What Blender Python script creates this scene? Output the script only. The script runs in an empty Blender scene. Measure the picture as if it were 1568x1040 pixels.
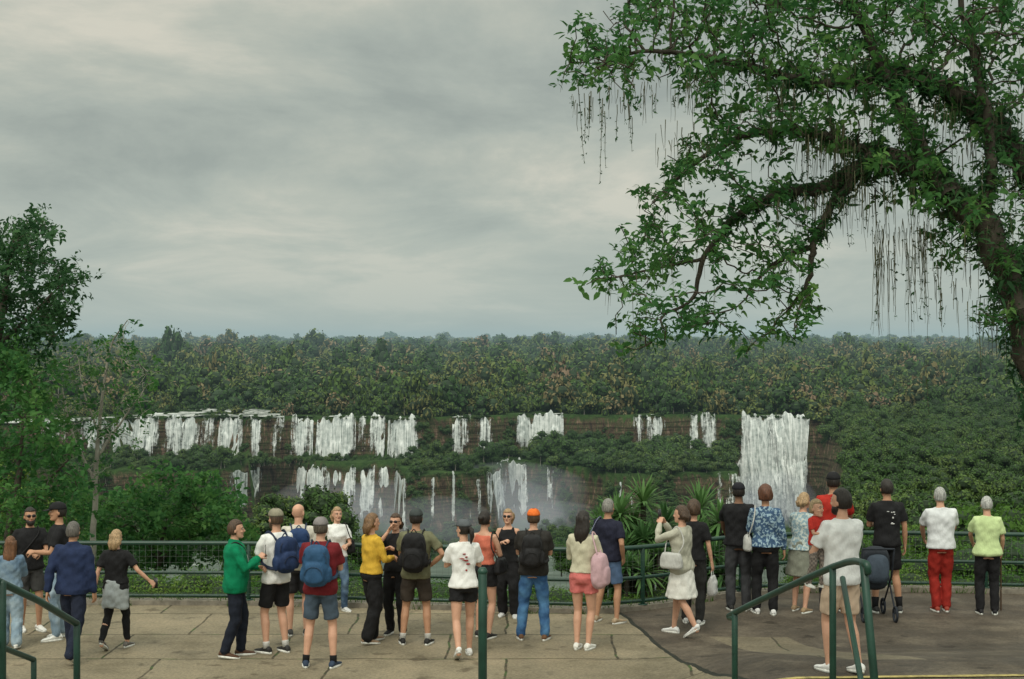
import bpy, math, random, time
import numpy as np
from mathutils import Vector, Matrix, Euler, kdtree
T0=time.time()
random.seed(7); rng=np.random.default_rng(7)
F=2178.0; CX=784.0; HY=525.0; CAMZ=3.85
scene=bpy.context.scene
def W(px,py,d): return np.array([(px-CX)/F*d, d, CAMZ-(py-HY)/F*d])
def ss(t): t=np.clip(t,0,1); return t*t*(3-2*t)

# ---------------------------------------------------------------- materials
def newmat(name):
    m=bpy.data.materials.new(name); m.use_nodes=True
    nt=m.node_tree; b=nt.nodes['Principled BSDF']; return m,nt,b
def N(nt,t,**kw):
    n=nt.nodes.new(t)
    for k,v in kw.items():
        if k in n.inputs: n.inputs[k].default_value=v
        else: setattr(n,k,v)
    return n
def ramp(nt,fac,stops):
    r=nt.nodes.new('ShaderNodeValToRGB'); e=r.color_ramp.elements
    while len(e)<len(stops): e.new(0.5)
    for i,(p,c) in enumerate(stops):
        e[i].position=p; e[i].color=(*c,1) if len(c)==3 else c
    nt.links.new(fac,r.inputs[0]); return r
def mixc(nt,f,a,b):
    m=nt.nodes.new('ShaderNodeMix'); m.data_type='RGBA'
    for s,v in ((m.inputs[0],f),(m.inputs[6],a),(m.inputs[7],b)):
        if hasattr(v,'is_output'): nt.links.new(v,s)
        elif isinstance(v,(int,float)): s.default_value=v
        else: s.default_value=(*v,1)
    return m.outputs[2]
def math_(nt,op,a,b=None,c=None,clamp=False):
    m=nt.nodes.new('ShaderNodeMath'); m.operation=op; m.use_clamp=clamp
    for s,v in zip(m.inputs,(a,b,c)):
        if v is None: continue
        if hasattr(v,'is_output'): nt.links.new(v,s)
        else: s.default_value=v
    return m.outputs[0]
def pos(nt): return nt.nodes.new('ShaderNodeNewGeometry').outputs['Position']
def scaled(nt,v,sc):
    m=nt.nodes.new('ShaderNodeVectorMath'); m.operation='MULTIPLY'
    nt.links.new(v,m.inputs[0]); m.inputs[1].default_value=sc; return m.outputs[0]
def noise(nt,v,scale,detail=4,rough=.55):
    n=N(nt,'ShaderNodeTexNoise',Scale=scale,Detail=detail,Roughness=rough)
    if v is not None: nt.links.new(v,n.inputs['Vector'])
    return n.outputs['Fac']
def bump(nt,b,h,strength,dist):
    n=N(nt,'ShaderNodeBump',Strength=strength,Distance=dist)
    nt.links.new(h,n.inputs['Height']); nt.links.new(n.outputs[0],b.inputs['Normal'])

_fab={}
def fabric(col,rough=.85,pat=None,col2=None):
    k=(col,rough,pat,col2)
    if k in _fab: return _fab[k]
    m,nt,b=newmat('fabric')
    tc=nt.nodes.new('ShaderNodeTexCoord').outputs['Object']
    q=.9 if min(col)>.3 else .78
    n1=noise(nt,tc,9,3); lo=tuple(c*q for c in col); hi=tuple(min(.85,c*1.12) for c in col)
    r=ramp(nt,n1,[(.3,lo),(.7,hi)]); out=r.outputs[0]
    if pat=='blotch':
        n2=noise(nt,tc,28,2); r2=ramp(nt,n2,[(.5,(0,0,0)),(.56,(1,1,1))])
        out=mixc(nt,r2.outputs[0],out,col2)
    if pat=='check':
        c=N(nt,'ShaderNodeTexChecker',Scale=22.0); nt.links.new(tc,c.inputs['Vector'])
        out=mixc(nt,math_(nt,'MULTIPLY',c.outputs['Fac'],.6),out,col2)
    if pat=='jeans':
        n2=noise(nt,tc,5,3); r2=ramp(nt,n2,[(.42,(0,0,0)),(.62,(1,1,1))])
        out=mixc(nt,r2.outputs[0],out,col2)
    nt.links.new(out,b.inputs['Base Color']); b.inputs['Roughness'].default_value=rough; b.inputs['Specular IOR Level'].default_value=.25
    w=noise(nt,scaled(nt,tc,(9,9,3.2)),1.6,4,.6); bump(nt,b,w,.7,.03)
    _fab[k]=m; return m
def simple(name,col,rough=.6,sc=20,var=.25,metal=0,bmp=.2,bd=.01):
    m,nt,b=newmat(name)
    tc=nt.nodes.new('ShaderNodeTexCoord').outputs['Object']
    n1=noise(nt,tc,sc,4); r=ramp(nt,n1,[(.3,tuple(c*(1-var) for c in col)),(.7,tuple(c*(1+var) for c in col))])
    nt.links.new(r.outputs[0],b.inputs['Base Color']); b.inputs['Roughness'].default_value=rough
    b.inputs['Metallic'].default_value=metal
    bump(nt,b,n1,bmp,bd); return m
_sk={}
def skinmat(c):
    if c not in _sk:
        _sk[c]=simple('skin',c,.5,14,.08,0,.1,.003)
        _sk[c].node_tree.nodes['Principled BSDF'].inputs['Specular IOR Level'].default_value=.3
    return _sk[c]
def hairmat(c):
    m,nt,b=newmat('hair'); tc=nt.nodes.new('ShaderNodeTexCoord').outputs['Object']
    n1=noise(nt,scaled(nt,tc,(90,90,7)),1.0,3); r=ramp(nt,n1,[(.3,tuple(x*.35 for x in c)),(.7,tuple(x*1.4 for x in c))])
    nt.links.new(r.outputs[0],b.inputs['Base Color']); b.inputs['Roughness'].default_value=.5
    bump(nt,b,n1,.8,.015); return m
def leafmat(name,stops,trans=.3,noisescale=.6,rough=.6,vary=1.0):
    m,nt,b=newmat(name)
    oi=nt.nodes.new('ShaderNodeObjectInfo').outputs['Random']
    n1=noise(nt,pos(nt),noisescale,3)
    f=math_(nt,'ADD',math_(nt,'MULTIPLY',oi,.6*vary),math_(nt,'MULTIPLY',n1,.8))
    f=math_(nt,'SUBTRACT',f,.18*vary,clamp=True)
    r=ramp(nt,f,stops); nt.links.new(r.outputs[0],b.inputs['Base Color'])
    b.inputs['Roughness'].default_value=rough; b.inputs['Specular IOR Level'].default_value=.12
    if trans>0:
        t=nt.nodes.new('ShaderNodeBsdfTranslucent'); nt.links.new(r.outputs[0],t.inputs[0])
        mx=nt.nodes.new('ShaderNodeMixShader'); mx.inputs[0].default_value=trans
        nt.links.new(b.outputs[0],mx.inputs[1]); nt.links.new(t.outputs[0],mx.inputs[2])
        nt.links.new(mx.outputs[0],nt.nodes['Material Output'].inputs['Surface'])
    return m

# ---------------------------------------------------------------- mesh helpers
class MB:
    def __init__(s): s.v=[];s.f=[];s.m=[];s.n=0
    def add(s,v,f,mat=0):
        v=np.asarray(v,float).reshape(-1,3); s.v.append(v)
        for q in f: s.f.append(tuple(int(i)+s.n for i in q)); s.m.append(mat)
        s.n+=len(v); return s
    def verts(s): return np.concatenate(s.v) if s.v else np.zeros((0,3))
    def mesh(s,name,mats=(),smooth=True):
        me=bpy.data.meshes.new(name); me.from_pydata(s.verts().tolist(),[],s.f)
        for m in mats: me.materials.append(m)
        me.polygons.foreach_set('material_index',s.m)
        me.polygons.foreach_set('use_smooth',[smooth]*len(s.f)); me.update(); return me
def fastmesh(name,V,Q,mats=(),smooth=False,midx=None):
    me=bpy.data.meshes.new(name); V=np.asarray(V,np.float32); Q=np.asarray(Q,np.int32); k=Q.shape[1]
    me.vertices.add(len(V)); me.vertices.foreach_set('co',V.ravel())
    me.loops.add(Q.size); me.loops.foreach_set('vertex_index',Q.ravel())
    me.polygons.add(len(Q)); me.polygons.foreach_set('loop_start',np.arange(0,Q.size,k,dtype=np.int32))
    for m in mats: me.materials.append(m)
    if midx is not None: me.polygons.foreach_set('material_index',np.asarray(midx,np.int32))
    me.polygons.foreach_set('use_smooth',np.full(len(Q),smooth)); me.update(calc_edges=True); me.validate(); return me
def link(name,me,parent=None,loc=(0,0,0)):
    o=bpy.data.objects.new(name,me); scene.collection.objects.link(o); o.location=loc
    if parent: o.parent=parent
    return o
def empty(name,loc=(0,0,0)):
    o=bpy.data.objects.new(name,None); scene.collection.objects.link(o); o.location=loc; o.empty_display_size=.2; return o
def loft(rings):
    n=len(rings[0]); v=np.concatenate(rings); f=[]
    for i in range(len(rings)-1):
        for j in range(n):
            a=i*n+j;b=i*n+(j+1)%n; f.append((a,b,b+n,a+n))
    f.append(tuple(range(n-1,-1,-1))); f.append(tuple(range((len(rings)-1)*n,len(rings)*n)))
    return v,f
def ering(c,a,b,n=16,p=2.0,ax=(1,0,0),ay=(0,1,0)):
    t=np.linspace(0,2*np.pi,n,endpoint=False); ct,st=np.cos(t),np.sin(t)
    x=np.sign(ct)*np.abs(ct)**(2/p)*a; y=np.sign(st)*np.abs(st)**(2/p)*b
    return np.array(c)+x[:,None]*np.array(ax)+y[:,None]*np.array(ay)
def tube(P,R,n=10,cap=True,flat=1.0,up=None):
    P=np.asarray(P,float); R=list(R) if hasattr(R,'__len__') else [R]*len(P)
    T=np.gradient(P,axis=0); T/=np.linalg.norm(T,axis=1)[:,None]+1e-9
    u=np.array(up if up is not None else (0,1,0),float)
    if abs(T[0]@u)>.9: u=np.array([1,0,0.])
    rings=[]
    for i in range(len(P)):
        u=u-T[i]*(u@T[i]); u/=np.linalg.norm(u)+1e-9; w=np.cross(T[i],u)
        if i==0 and cap: rings.append(ering(P[i]-T[i]*R[i]*.6,R[i]*.6,R[i]*.6*flat,n,2,u,w))
        rings.append(ering(P[i],R[i],R[i]*flat,n,2,u,w))
        if i==len(P)-1 and cap: rings.append(ering(P[i]+T[i]*R[i]*.6,R[i]*.6,R[i]*.6*flat,n,2,u,w))
    return loft(rings)
def ell(c,r,n=12,m=8,p=2.0):
    rings=[]
    for i in range(m+1):
        t=-math.pi/2+math.pi*(i+.0)/m; t=max(min(t,1.5),-1.5)
        cz=math.copysign(abs(math.sin(t))**(2/p),math.sin(t)); cr=abs(math.cos(t))**(2/p)
        rings.append(ering((c[0],c[1],c[2]+r[2]*cz),r[0]*cr,r[1]*cr,n,p))
    return loft(rings)
def catmull(P,k=5):
    P=np.asarray(P,float); Q=np.vstack([2*P[0]-P[1],P,2*P[-1]-P[-2]]); out=[]
    for i in range(1,len(Q)-2):
        for t in np.linspace(0,1,k,endpoint=False):
            a,b,c,d=Q[i-1],Q[i],Q[i+1],Q[i+2]
            out.append(.5*((2*b)+(-a+c)*t+(2*a-5*b+4*c-d)*t*t+(-a+3*b-3*c+d)*t**3))
    out.append(P[-1]); return np.array(out)

_tmp=bpy.data.objects.new('tmp_remesh',bpy.data.meshes.new('t')); scene.collection.objects.link(_tmp)
_r=_tmp.modifiers.new('r','REMESH'); _r.mode='VOXEL'; _s=_tmp.modifiers.new('s','SMOOTH'); _s.factor=.5
def remesh(mb,vox,smooth=3,disp=0.0,seed=0):
    me=mb.mesh('tmp'); _tmp.data=me; _r.voxel_size=vox; _s.iterations=smooth
    bpy.context.view_layer.update()
    dg=bpy.context.evaluated_depsgraph_get()
    out=bpy.data.meshes.new_from_object(_tmp.evaluated_get(dg))
    n=len(out.vertices); V=np.empty(n*3,np.float32); out.vertices.foreach_get('co',V); V=V.reshape(-1,3).astype(float)
    if disp>0:
        Nn=np.empty(n*3,np.float32); out.vertices.foreach_get('normal',Nn); Nn=Nn.reshape(-1,3)
        s=seed*1.7
        w=(np.sin(V[:,0]*23+V[:,2]*31+s+2*np.sin(V[:,1]*17+s))+np.sin(V[:,2]*52-V[:,0]*33+1.5*np.sin(V[:,0]*21+s))*.7+np.sin(V[:,1]*41+V[:,2]*19+s*2)*.6)
        V=V+Nn*(w*disp)[:,None]
    me2=(V,[tuple(p.vertices) for p in out.polygons])
    bpy.data.meshes.remove(out); return me2

# ---------------------------------------------------------------- head and hands prototypes
def make_head():
    mb=MB(); R=[(-.112,.022,.078,.03),(-.098,.044,.09,-.01),(-.07,.056,.09,-.05),(-.04,.064,.09,-.078),(0,.072,.088,-.094),(.03,.076,.089,-.1),(.06,.073,.084,-.098),(.085,.06,.068,-.08),(.105,.038,.04,-.055),(.116,.015,.01,-.03)]
    rings=[ering((0,(a+b)/2,z),w,(a-b)/2,16,2.15) for z,w,a,b in R]
    mb.add(*loft(rings))
    mb.add(*tube([(0,.088,.022),(0,.098,.0),(0,.112,-.022),(0,.098,-.03)],[.008,.010,.013,.010],8))
    for s in(-1,1):
        mb.add(*ell((s*.077,-.008,-.008),(.012,.02,.032)))
        mb.add(*tube([(s*.012,.086,.032),(s*.05,.074,.03)],[.008,.007],6))
        mb.add(*ell((s*.035,.07,-.025),(.022,.02,.018)))
    mb.add(*ell((0,.08,-.092),(.02,.018,.014)))
    return remesh(mb,.0065,4)
HEAD=make_head()
def head_features():
    a=MB()
    for s in(-1,1):
        a.add(*ell((s*.031,.084,.013),(.013,.007,.007),8,6),0)
        a.add(*ell((s*.031,.0895,.013),(.006,.003,.006),8,6),1)
        a.add(*tube([(s*.014,.0935,.03),(s*.034,.0915,.036),(s*.05,.082,.03)],[.003,.004,.002],6),1)
    a.add(*ell((0,.0925,-.054),(.023,.006,.0065),10,6),2)
    return a
def make_hand(curl):
    mb=MB()
    mb.add(*loft([ering((0,y,0),w,t,12,2.4,(1,0,0),(0,0,1)) for y,w,t in((-.02,.026,.02),(.015,.031,.018),(.05,.040,.015),(.085,.041,.013),(.095,.034,.010))]))
    for x,l,sp in((.030,.072,.05),(.0105,.08,.01),(-.0095,.075,-.03),(-.029,.058,-.08)):
        p=np.array([x,.082,0.]); P=[p]; a=0
        for k,fr in enumerate((.45,.32,.23)):
            a+=curl*(.6 if k==0 else .9); p=p+np.array([sp*l*fr,math.cos(a)*l*fr,math.sin(a)*l*fr]); P.append(p)
        mb.add(*tube(P,[.0095,.009,.008,.0065],8))
    mb.add(*tube([(.022,.02,.002),(.045,.042,.010),(.055,.068,.012+.02*curl),(.052,.09,.018+.03*curl)],[.014,.012,.0095,.0075],8))
    return remesh(mb,.0052,2)
HANDS={'relax':make_hand(.42),'grip':make_hand(1.05)}

def ik(a,c,l1,l2,pole):
    a=np.array(a,float);c=np.array(c,float);d=c-a;D=np.linalg.norm(d);n=d/D;L=min(D,l1+l2-.004);c=a+n*L
    ca=(l1*l1+L*L-l2*l2)/(2*l1*L);ca=max(-1,min(1,ca));sa=math.sqrt(1-ca*ca)
    p=np.array(pole,float);p=p-n*(p@n);p/=np.linalg.norm(p)+1e-9
    return a+n*l1*ca+p*l1*sa,c
ARMS={
 'down':((.26,.04,.86),(.3,-1,0),'relax'),'back':((.27,-.14,.90),(.3,-1,0),'relax'),'fwd':((.24,.22,.92),(.3,-1,-.2),'relax'),
 'front':((.06,.30,1.14),(.6,-.3,-1),'grip'),'phone':((.07,.30,1.50),(.7,0,-1),'grip'),'chest':((.03,.24,1.25),(.8,-.2,-1),'grip'),
 'rail':((.16,.36,1.0),(.7,-.4,-.3),'relax'),'hip':((.19,.03,1.02),(1,-.5,0),'relax'),'pocket':((.22,.05,.93),(.6,-1,0),'relax'),
 'strap':((.10,.16,1.30),(.8,-.2,-1),'grip'),'face':((.05,.17,1.52),(.7,.2,-1),'relax'),'out':((.48,.12,1.0),(.2,-1,-.5),'grip'),
 'cross':((-.08,.22,1.2),(.9,0,-.8),'relax'),'hold':((.02,.26,1.05),(.9,-.2,-.6),'grip')}
SHOE_SOLE=simple('shoe_sole',(.7,.7,.66),.6)
EYEW=simple('eye_white',(.6,.57,.53),.3); EYED=simple('eye_dark',(.02,.015,.012),.3); LIP=simple('lips',(.32,.12,.10),.5)
BLACKPL=simple('dark_plastic',(.015,.015,.017),.25)
pcount=0
def person(kind,px,fy,hy,yaw,top,bottom,hair,arms=('down','down'),legs='stand',skin=(.42,.24,.16),extras=(),bulk=1.0,belly=0,shoes=(.75,.75,.72),head=(0,0),lean=0,drop=None,socks=None,H=None,name=None):
    global pcount; pcount+=1; sd=pcount
    fem=kind in('woman','girl')
    if drop is None: drop=CAMZ
    d=drop*F/(fy-HY); Hm=H or (fy-hy)/F*d
    root=empty(name or kind,((px-CX)/F*d,d,CAMZ-drop)); root.rotation_euler=(0,0,math.radians(yaw)); s=Hm/1.75; root.scale=(s,s,s)
    sw=.165 if fem else .188; sw*=(.5+.5*bulk)
    ly=math.tan(math.radians(lean))
    def L(p):
        p=np.array(p,float)
        if p[2]>.95: p[1]+=ly*(p[2]-.95)
        return p
    LG={'stand':((.11,0,0,8),(.10,0,0,8)),'wide':((.17,0,0,14),(.16,.0,0,12)),'stride':((.09,.20,0,3),(.09,-.26,.05,3)),'stride2':((.09,-.24,.05,3),(.09,.20,0,3)),
        'contra':((.12,.06,0,14),(.10,-.03,0,4)),'cross':((.03,.04,0,5),(.06,-.08,0,10)),'small':((.10,.10,0,6),(.10,-.10,.01,6)),'narrow':((.075,0,0,6),(.07,.02,0,6))}[legs]
    legj={}
    for k,sx in ((0,-1),(1,1)):
        x,y,z,a=LG[k]; hip=np.array([sx*.088,0,.90]); an=np.array([sx*x,y-.03,.085+z])
        kn,an=ik(hip,an,.425,.405,(sx*.12,1,0)); legj[k]=(hip,kn,an,a*-sx,z)
    armj={}
    for k,sx in((0,-1),(1,1)):
        w=ARMS[arms[k]] if isinstance(arms[k],str) else arms[k]
        sh=L((sx*sw,-.005,1.405)); wr=L((sx*w[0][0],w[0][1],w[0][2]))
        el,wr=ik(sh,wr,.285,.25,(sx*w[1][0],w[1][1],w[1][2])); armj[k]=(sh,el,wr,w[2])
    if fem: TR=[(.84,.15,.10,0),(.92,.172*bulk,.118,-.01),(1.0,.15*bulk,.105,0),(1.09,.125*bulk,.09,0),(1.19,.138*bulk,.098,.005),(1.28,.15*bulk,.118,.018),(1.36,.15*bulk,.1,.005),(1.43,.115*bulk,.078,0),(1.475,.06,.058,-.005)]
    else: TR=[(.84,.145,.10,0),(.92,.162*bulk,.116,-.005),(1.0,.152*bulk,.108,0),(1.10,.148*bulk,.102,0),(1.20,.16*bulk,.11,.005),(1.30,.175*bulk,.118,.005),(1.37,.178*bulk,.11,0),(1.43,.14*bulk,.085,0),(1.48,.068,.06,-.005)]
    def torso(mb,off,z0=.84,z1=1.5,hem=0,topz=None):
        rings=[]; zs=[r[0] for r in TR]
        for z in sorted(set([z0,z1 if z1<1.48 else 1.48]+[z for z in zs if z0<z<z1])):
            w=np.interp(z,zs,[r[1] for r in TR]);dp=np.interp(z,zs,[r[2] for r in TR]);yc=np.interp(z,zs,[r[3] for r in TR])
            bl=belly*math.exp(-((z-1.08)/.12)**2); h=hem*max(0,(1.1-z)/.25)
            o=off*(1 if z<1.44 else .5)
            c=L((0,yc+bl*.5,z)); rings.append(ering(c,w+o+h+bl*.5,dp+o+h*.8+bl*.6,18,2.3))
        mb.add(*loft(rings))
    b=MB(); torso(b,-.006)
    b.add(*tube([L((0,-.01,1.42)),L((0,-.008,1.48)),L((0,.0,1.57))],[.07,.054,.052],12))
    mus=.92 if fem else 1.05
    for k in(0,1):
        sh,el,wr,hn=armj[k]; sx=-1 if k==0 else 1
        b.add(*tube([L((sx*.08,0,1.41)),sh+np.array([-sx*.02,0,0]),sh*.6+el*.4,el,el*.6+wr*.4,wr],[v*mus for v in(.05,.054,.045,.036,.036,.025)],10))
        hip,kn,an,_,_=legj[k]
        b.add(*tube([hip+np.array([-sx*.015,0,.03]),hip*.55+kn*.45,kn,kn*.7+an*.3+np.array([0,-.012,0]),an*.85+kn*.15,an,an+np.array([0,0,-.03])],[.088,.075,.052,.055,.036,.034,.036],12))
    bv,bf=remesh(b,.0125,3)
    full=MB(); full.add(bv,bf,0)
    for k in(0,1):
        sh,el,wr,hn=armj[k]; sx=-1 if k==0 else 1
        f=wr-el; f/=np.linalg.norm(f); pn=np.array([-sx*1.0,.25,-.15]) if abs(f[2])>.5 else np.array([-sx*.6,.1,-.6]); pn=pn-f*(pn@f); pn/=np.linalg.norm(pn); xx=np.cross(f,pn)
        hv,hf=HANDS[hn]; X=hv[:,0]
        if (xx@np.array([0,1,.3]))<0: X=-X; hf=[q[::-1] for q in hf]
        full.add(wr+X[:,None]*xx+hv[:,1:2]*f+hv[:,2:3]*pn,hf,0)
    hc=L((0,.012,1.634)); hs=1.0 if kind not in('toddler',) else 1.5
    hM=np.array((Euler((math.radians(head[1]),0,math.radians(head[0]))).to_matrix()))
    def Hd(v): return hc+(np.asarray(v)*hs)@hM.T
    full.add(Hd(HEAD[0]),HEAD[1],0)
    ft=head_features(); full.add(Hd(ft.verts()),ft.f,0)
    nf=len(ft.f); full.m[-nf:]=[m+1 for m in ft.m]
    link('body',full.mesh('body',[skinmat(skin),EYEW,EYED,LIP]),root)
    bt,bc=bottom[0],bottom[1]; bm=bc if not isinstance(bc,tuple) else fabric(bc)
    mb=MB()
    if bt in('trousers','jeans','wide','leggings'):
        o={'trousers':.016,'jeans':.010,'wide':.03,'leggings':.004}[bt]
        torso(mb,.008,.86,1.06)
        for k in(0,1):
            sx=-1 if k==0 else 1; hip,kn,an,_,_=legj[k]
            rr=[.092,.080+o,.056+o*1.2,.056+o*1.1,.040+o*1.5]
            mb.add(*tube([hip+np.array([-sx*.01,0,.03]),hip*.55+kn*.45,kn,kn*.7+an*.3+np.array([0,-.01,0]),an+np.array([0,0,-.005 if bt!='leggings' else .04])],rr,14))
    elif bt=='shorts' or bt=='shortshorts':
        torso(mb,.010,.84,1.06); t=.80 if bt=='shorts' else .42
        for k in(0,1):
            sx=-1 if k==0 else 1; hip,kn,an,_,_=legj[k]; e=hip*(1-t)+kn*t
            mb.add(*tube([hip+np.array([-sx*.01,0,.03]),hip*.5+e*.5,e],[.098,.097,.088 if bt=='shorts' else .1],14,cap=False))
    elif bt=='skirt':
        zb=bottom[2] if len(bottom)>2 else .5
        rings=[]
        for z,w,dd in((1.06,.135,.105),(.95,.175,.135),(.85,.19,.15),((.85+zb)/2,.21,.18),(zb,.235,.21)):
            t=np.linspace(0,2*np.pi,36,endpoint=False); fl=1+(.0 if z>.9 else .05*(1-(z-zb)/(.9-zb)))*np.sin(t*9+sd)
            rings.append(np.array([np.cos(t)*w*fl,np.sin(t)*dd*fl,np.full(36,z)]).T)
        mb.add(*loft(rings))
    v,f=remesh(mb,.014,2,.003,sd); link({'skirt':'skirt','shorts':'shorts','shortshorts':'shorts'}.get(bt,'trousers'),MB().add(v,f).mesh('bottom',[bm]),root)
    tt,tc=top[0],top[1]; tm=tc if not isinstance(tc,tuple) else fabric(tc)
    mb=MB(); o={'tee':.018,'long':.018,'tank':.008,'jacket':.034,'dress':.012}[tt]
    hemz=top[2] if len(top)>2 else (.88 if not fem else .92)
    torso(mb,o,hemz,1.5 if tt!='tank' else 1.43,hem=.015)
    if tt in('tank','dress'):
        for sx in(-1,1): mb.add(*tube([L((sx*.08,.07,1.36)),L((sx*.085,.02,1.455)),L((sx*.08,-.06,1.38))],[.022,.018,.022],8))
    else:
        for k in(0,1):
            sh,el,wr,_=armj[k]; sx=-1 if k==0 else 1
            if tt=='tee': P=[L((sx*.07,0,1.41)),sh+np.array([-sx*.02,0,.003]),sh*.6+el*.4,sh*.28+el*.72]; R=[.058,.064,.063,.066]
            else: P=[L((sx*.07,0,1.41)),sh+np.array([-sx*.02,0,.003]),sh*.6+el*.4,el,el*.5+wr*.5,el*.06+wr*.94]; q=0 if tt=='long' else .009; R=[.058,.066+q,.058+q,.051+q,.047+q,.040+q]
            mb.add(*tube(P,R,14,cap=(tt!='tee')))
        if tt=='jacket': mb.add(*tube([L((0,-.012,1.46)),L((0,-.008,1.51))],[.08,.072],14,cap=False))
    v,f=remesh(mb,.0135,2,.0032,sd+3); link('jacket' if tt=='jacket' else 'shirt',MB().add(v,f).mesh('top',[tm]),root)
    sm=fabric(shoes,.6); mb=MB()
    for k in(0,1):
        hip,kn,an,a,z=legj[k]; a=math.radians(a); ca,sa=math.cos(a),math.sin(a); pt=math.atan2(z,.14)*1.6
        def FT(v):
            v=np.asarray(v).copy(); y=v[:,1].copy(); zz=v[:,2].copy()
            ty=.17; yy=(y-ty); v[:,1]=ty+yy*math.cos(pt); v[:,2]=zz-yy*math.sin(pt)
            x=v[:,0]*ca-v[:,1]*sa; y=v[:,0]*sa+v[:,1]*ca
            return np.array([x+an[0],y+an[1],v[:,2]]).T
        prof=[(-.075,.026,.055),(-.06,.034,.085),(-.02,.036,.098),(.03,.037,.088),(.08,.044,.062),(.13,.047,.05),(.17,.036,.042),(.19,.018,.03)]
        rings=[]
        for y,w,h in prof:
            t=np.linspace(0,2*np.pi,14,endpoint=False); x=np.cos(t)*w; zz=np.clip(.018+(h-.018)*.5*(1+np.sin(t)),.018,None)
            rings.append(np.array([x,np.full(14,y),zz]).T)
        v,f=loft(rings); mb.add(FT(v),f,0)
        t=np.linspace(0,2*np.pi,20,endpoint=False); bx=np.cos(t)*.046*(1+.1*np.sin(t)); by=.058+np.sin(t)*.142
        v,f=loft([np.array([bx,by,np.full(20,q)]).T for q in(0.0,.026)]); mb.add(FT(v),f,1)
        if socks: mb.add(*tube([an+np.array([0,0,-.02]),an*.88+kn*.12,an*.7+kn*.3 if socks[1] else an*.85+kn*.15],[.041,.043,.055 if socks[1] else .044],12,cap=False),2)
    link('shoes',mb.mesh('shoes',[sm,SHOE_SOLE,fabric(socks[0]) if socks else sm]),root)
    def skull(mul,front,zc,cm,extra=0):
        rings=[];n=26
        for i in range(12):
            t=-.55+ (1.5+.55)*i/11; z=math.sin(t)*.118*mul; r=math.cos(t)
            th=np.linspace(0,2*np.pi,n,endpoint=False)
            x=np.cos(th)*.080*mul*r; y=np.sin(th)*.100*mul*r-.006
            lim=front if z<zc else 1.0
            y=np.where(y>lim*.1,lim*.1,y)
            jt=1+extra*np.sin(th*11+i*2.1)*.5+extra*np.sin(th*5+i)
            rings.append(np.array([x*jt,y*jt,np.full(n,z+.008)]).T)
        v,f=loft(rings); return Hd(v),f
    ht,hcol=hair[0],hair[1]; mats=[hairmat(hcol)]; mb=MB()
    if ht!='bald':
        mb.add(*skull(1.08 if ht!='curly' else 1.28,.02,.055,0,.02 if ht!='curly' else .07))
    if ht in('long','mid'):
        zl=hair[2] if len(hair)>2 else(.30 if ht=='long' else .16)
        rings=[]
        for i in range(9):
            q=i/8; z=.06-q*(zl+.06); n=24; th=np.linspace(0,2*np.pi,n,endpoint=False)
            w=np.interp(q,[0,.3,.6,1],[.085,.092,.1,.06]); dd=np.interp(q,[0,.3,.6,1],[.075,.06,.045,.022]); yc=np.interp(q,[0,.35,.6,1],[-.03,-.06,-.09,-.095])
            jt=1+.06*np.sin(th*7+sd)+.03*np.sin(th*13+q*5)
            rings.append(np.array([np.cos(th)*w*jt+.008*math.sin(q*6+sd),np.sin(th)*dd*jt+yc,np.full(n,z)+.02*np.sin(th*5+sd)*q]).T)
        v,f=loft(rings); mb.add(Hd(v),f)
    if ht=='bun':
        v,f=ell((0,-.12,.03),(.042,.038,.04)); mb.add(Hd(v),f)
    if ht=='pony':
        v,f=tube([(0,-.10,.03),(0,-.14,.0),(0,-.15,-.08),(0,-.13,-.17)],[.022,.032,.03,.012],10); mb.add(Hd(v),f)
    hat=next((e for e in extras if e[0] in('cap','bucket')),None)
    if hat:
        rings=[]
        for i in range(9):
            t=.12+1.4*i/8; n=22; th=np.linspace(0,2*np.pi,n,endpoint=False)
            rings.append(np.array([np.cos(th)*.092*math.cos(t)**.8,np.sin(th)*.113*math.cos(t)**.8-.004,np.full(n,.028+.104*math.sin(t))]).T)
        v,f=loft(rings); mb.add(Hd(v),f,1); mats.append(fabric(hat[1]))
        if hat[0]=='cap':
            back=-1 if len(hat)>2 and hat[2]=='back' else 1
            th=np.linspace(0,np.pi,14); ou=np.array([np.cos(th)*.078,np.sin(th)*.085*1+.09,.042-.02*np.sin(th)]).T; ou[:,1]*=back
            inn=np.array([np.cos(th)*.085,np.sin(th)*.02+.05,np.full(14,.045)]).T; inn[:,1]*=back
            vv=np.concatenate([ou,inn,ou-[0,0,.006],inn-[0,0,.006]]); ff=[]
            for i in range(13): ff+= [(i,i+1,15+i,14+i),(28+i,42+i,43+i,29+i),(i,28+i,29+i,i+1)]
            mb.add(Hd(vv),ff,1)
    if mb.n: link('hair',mb.mesh('hair',mats),root)
    ex=MB(); exm=[]
    def em(m): exm.append(m); return len(exm)-1
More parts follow.
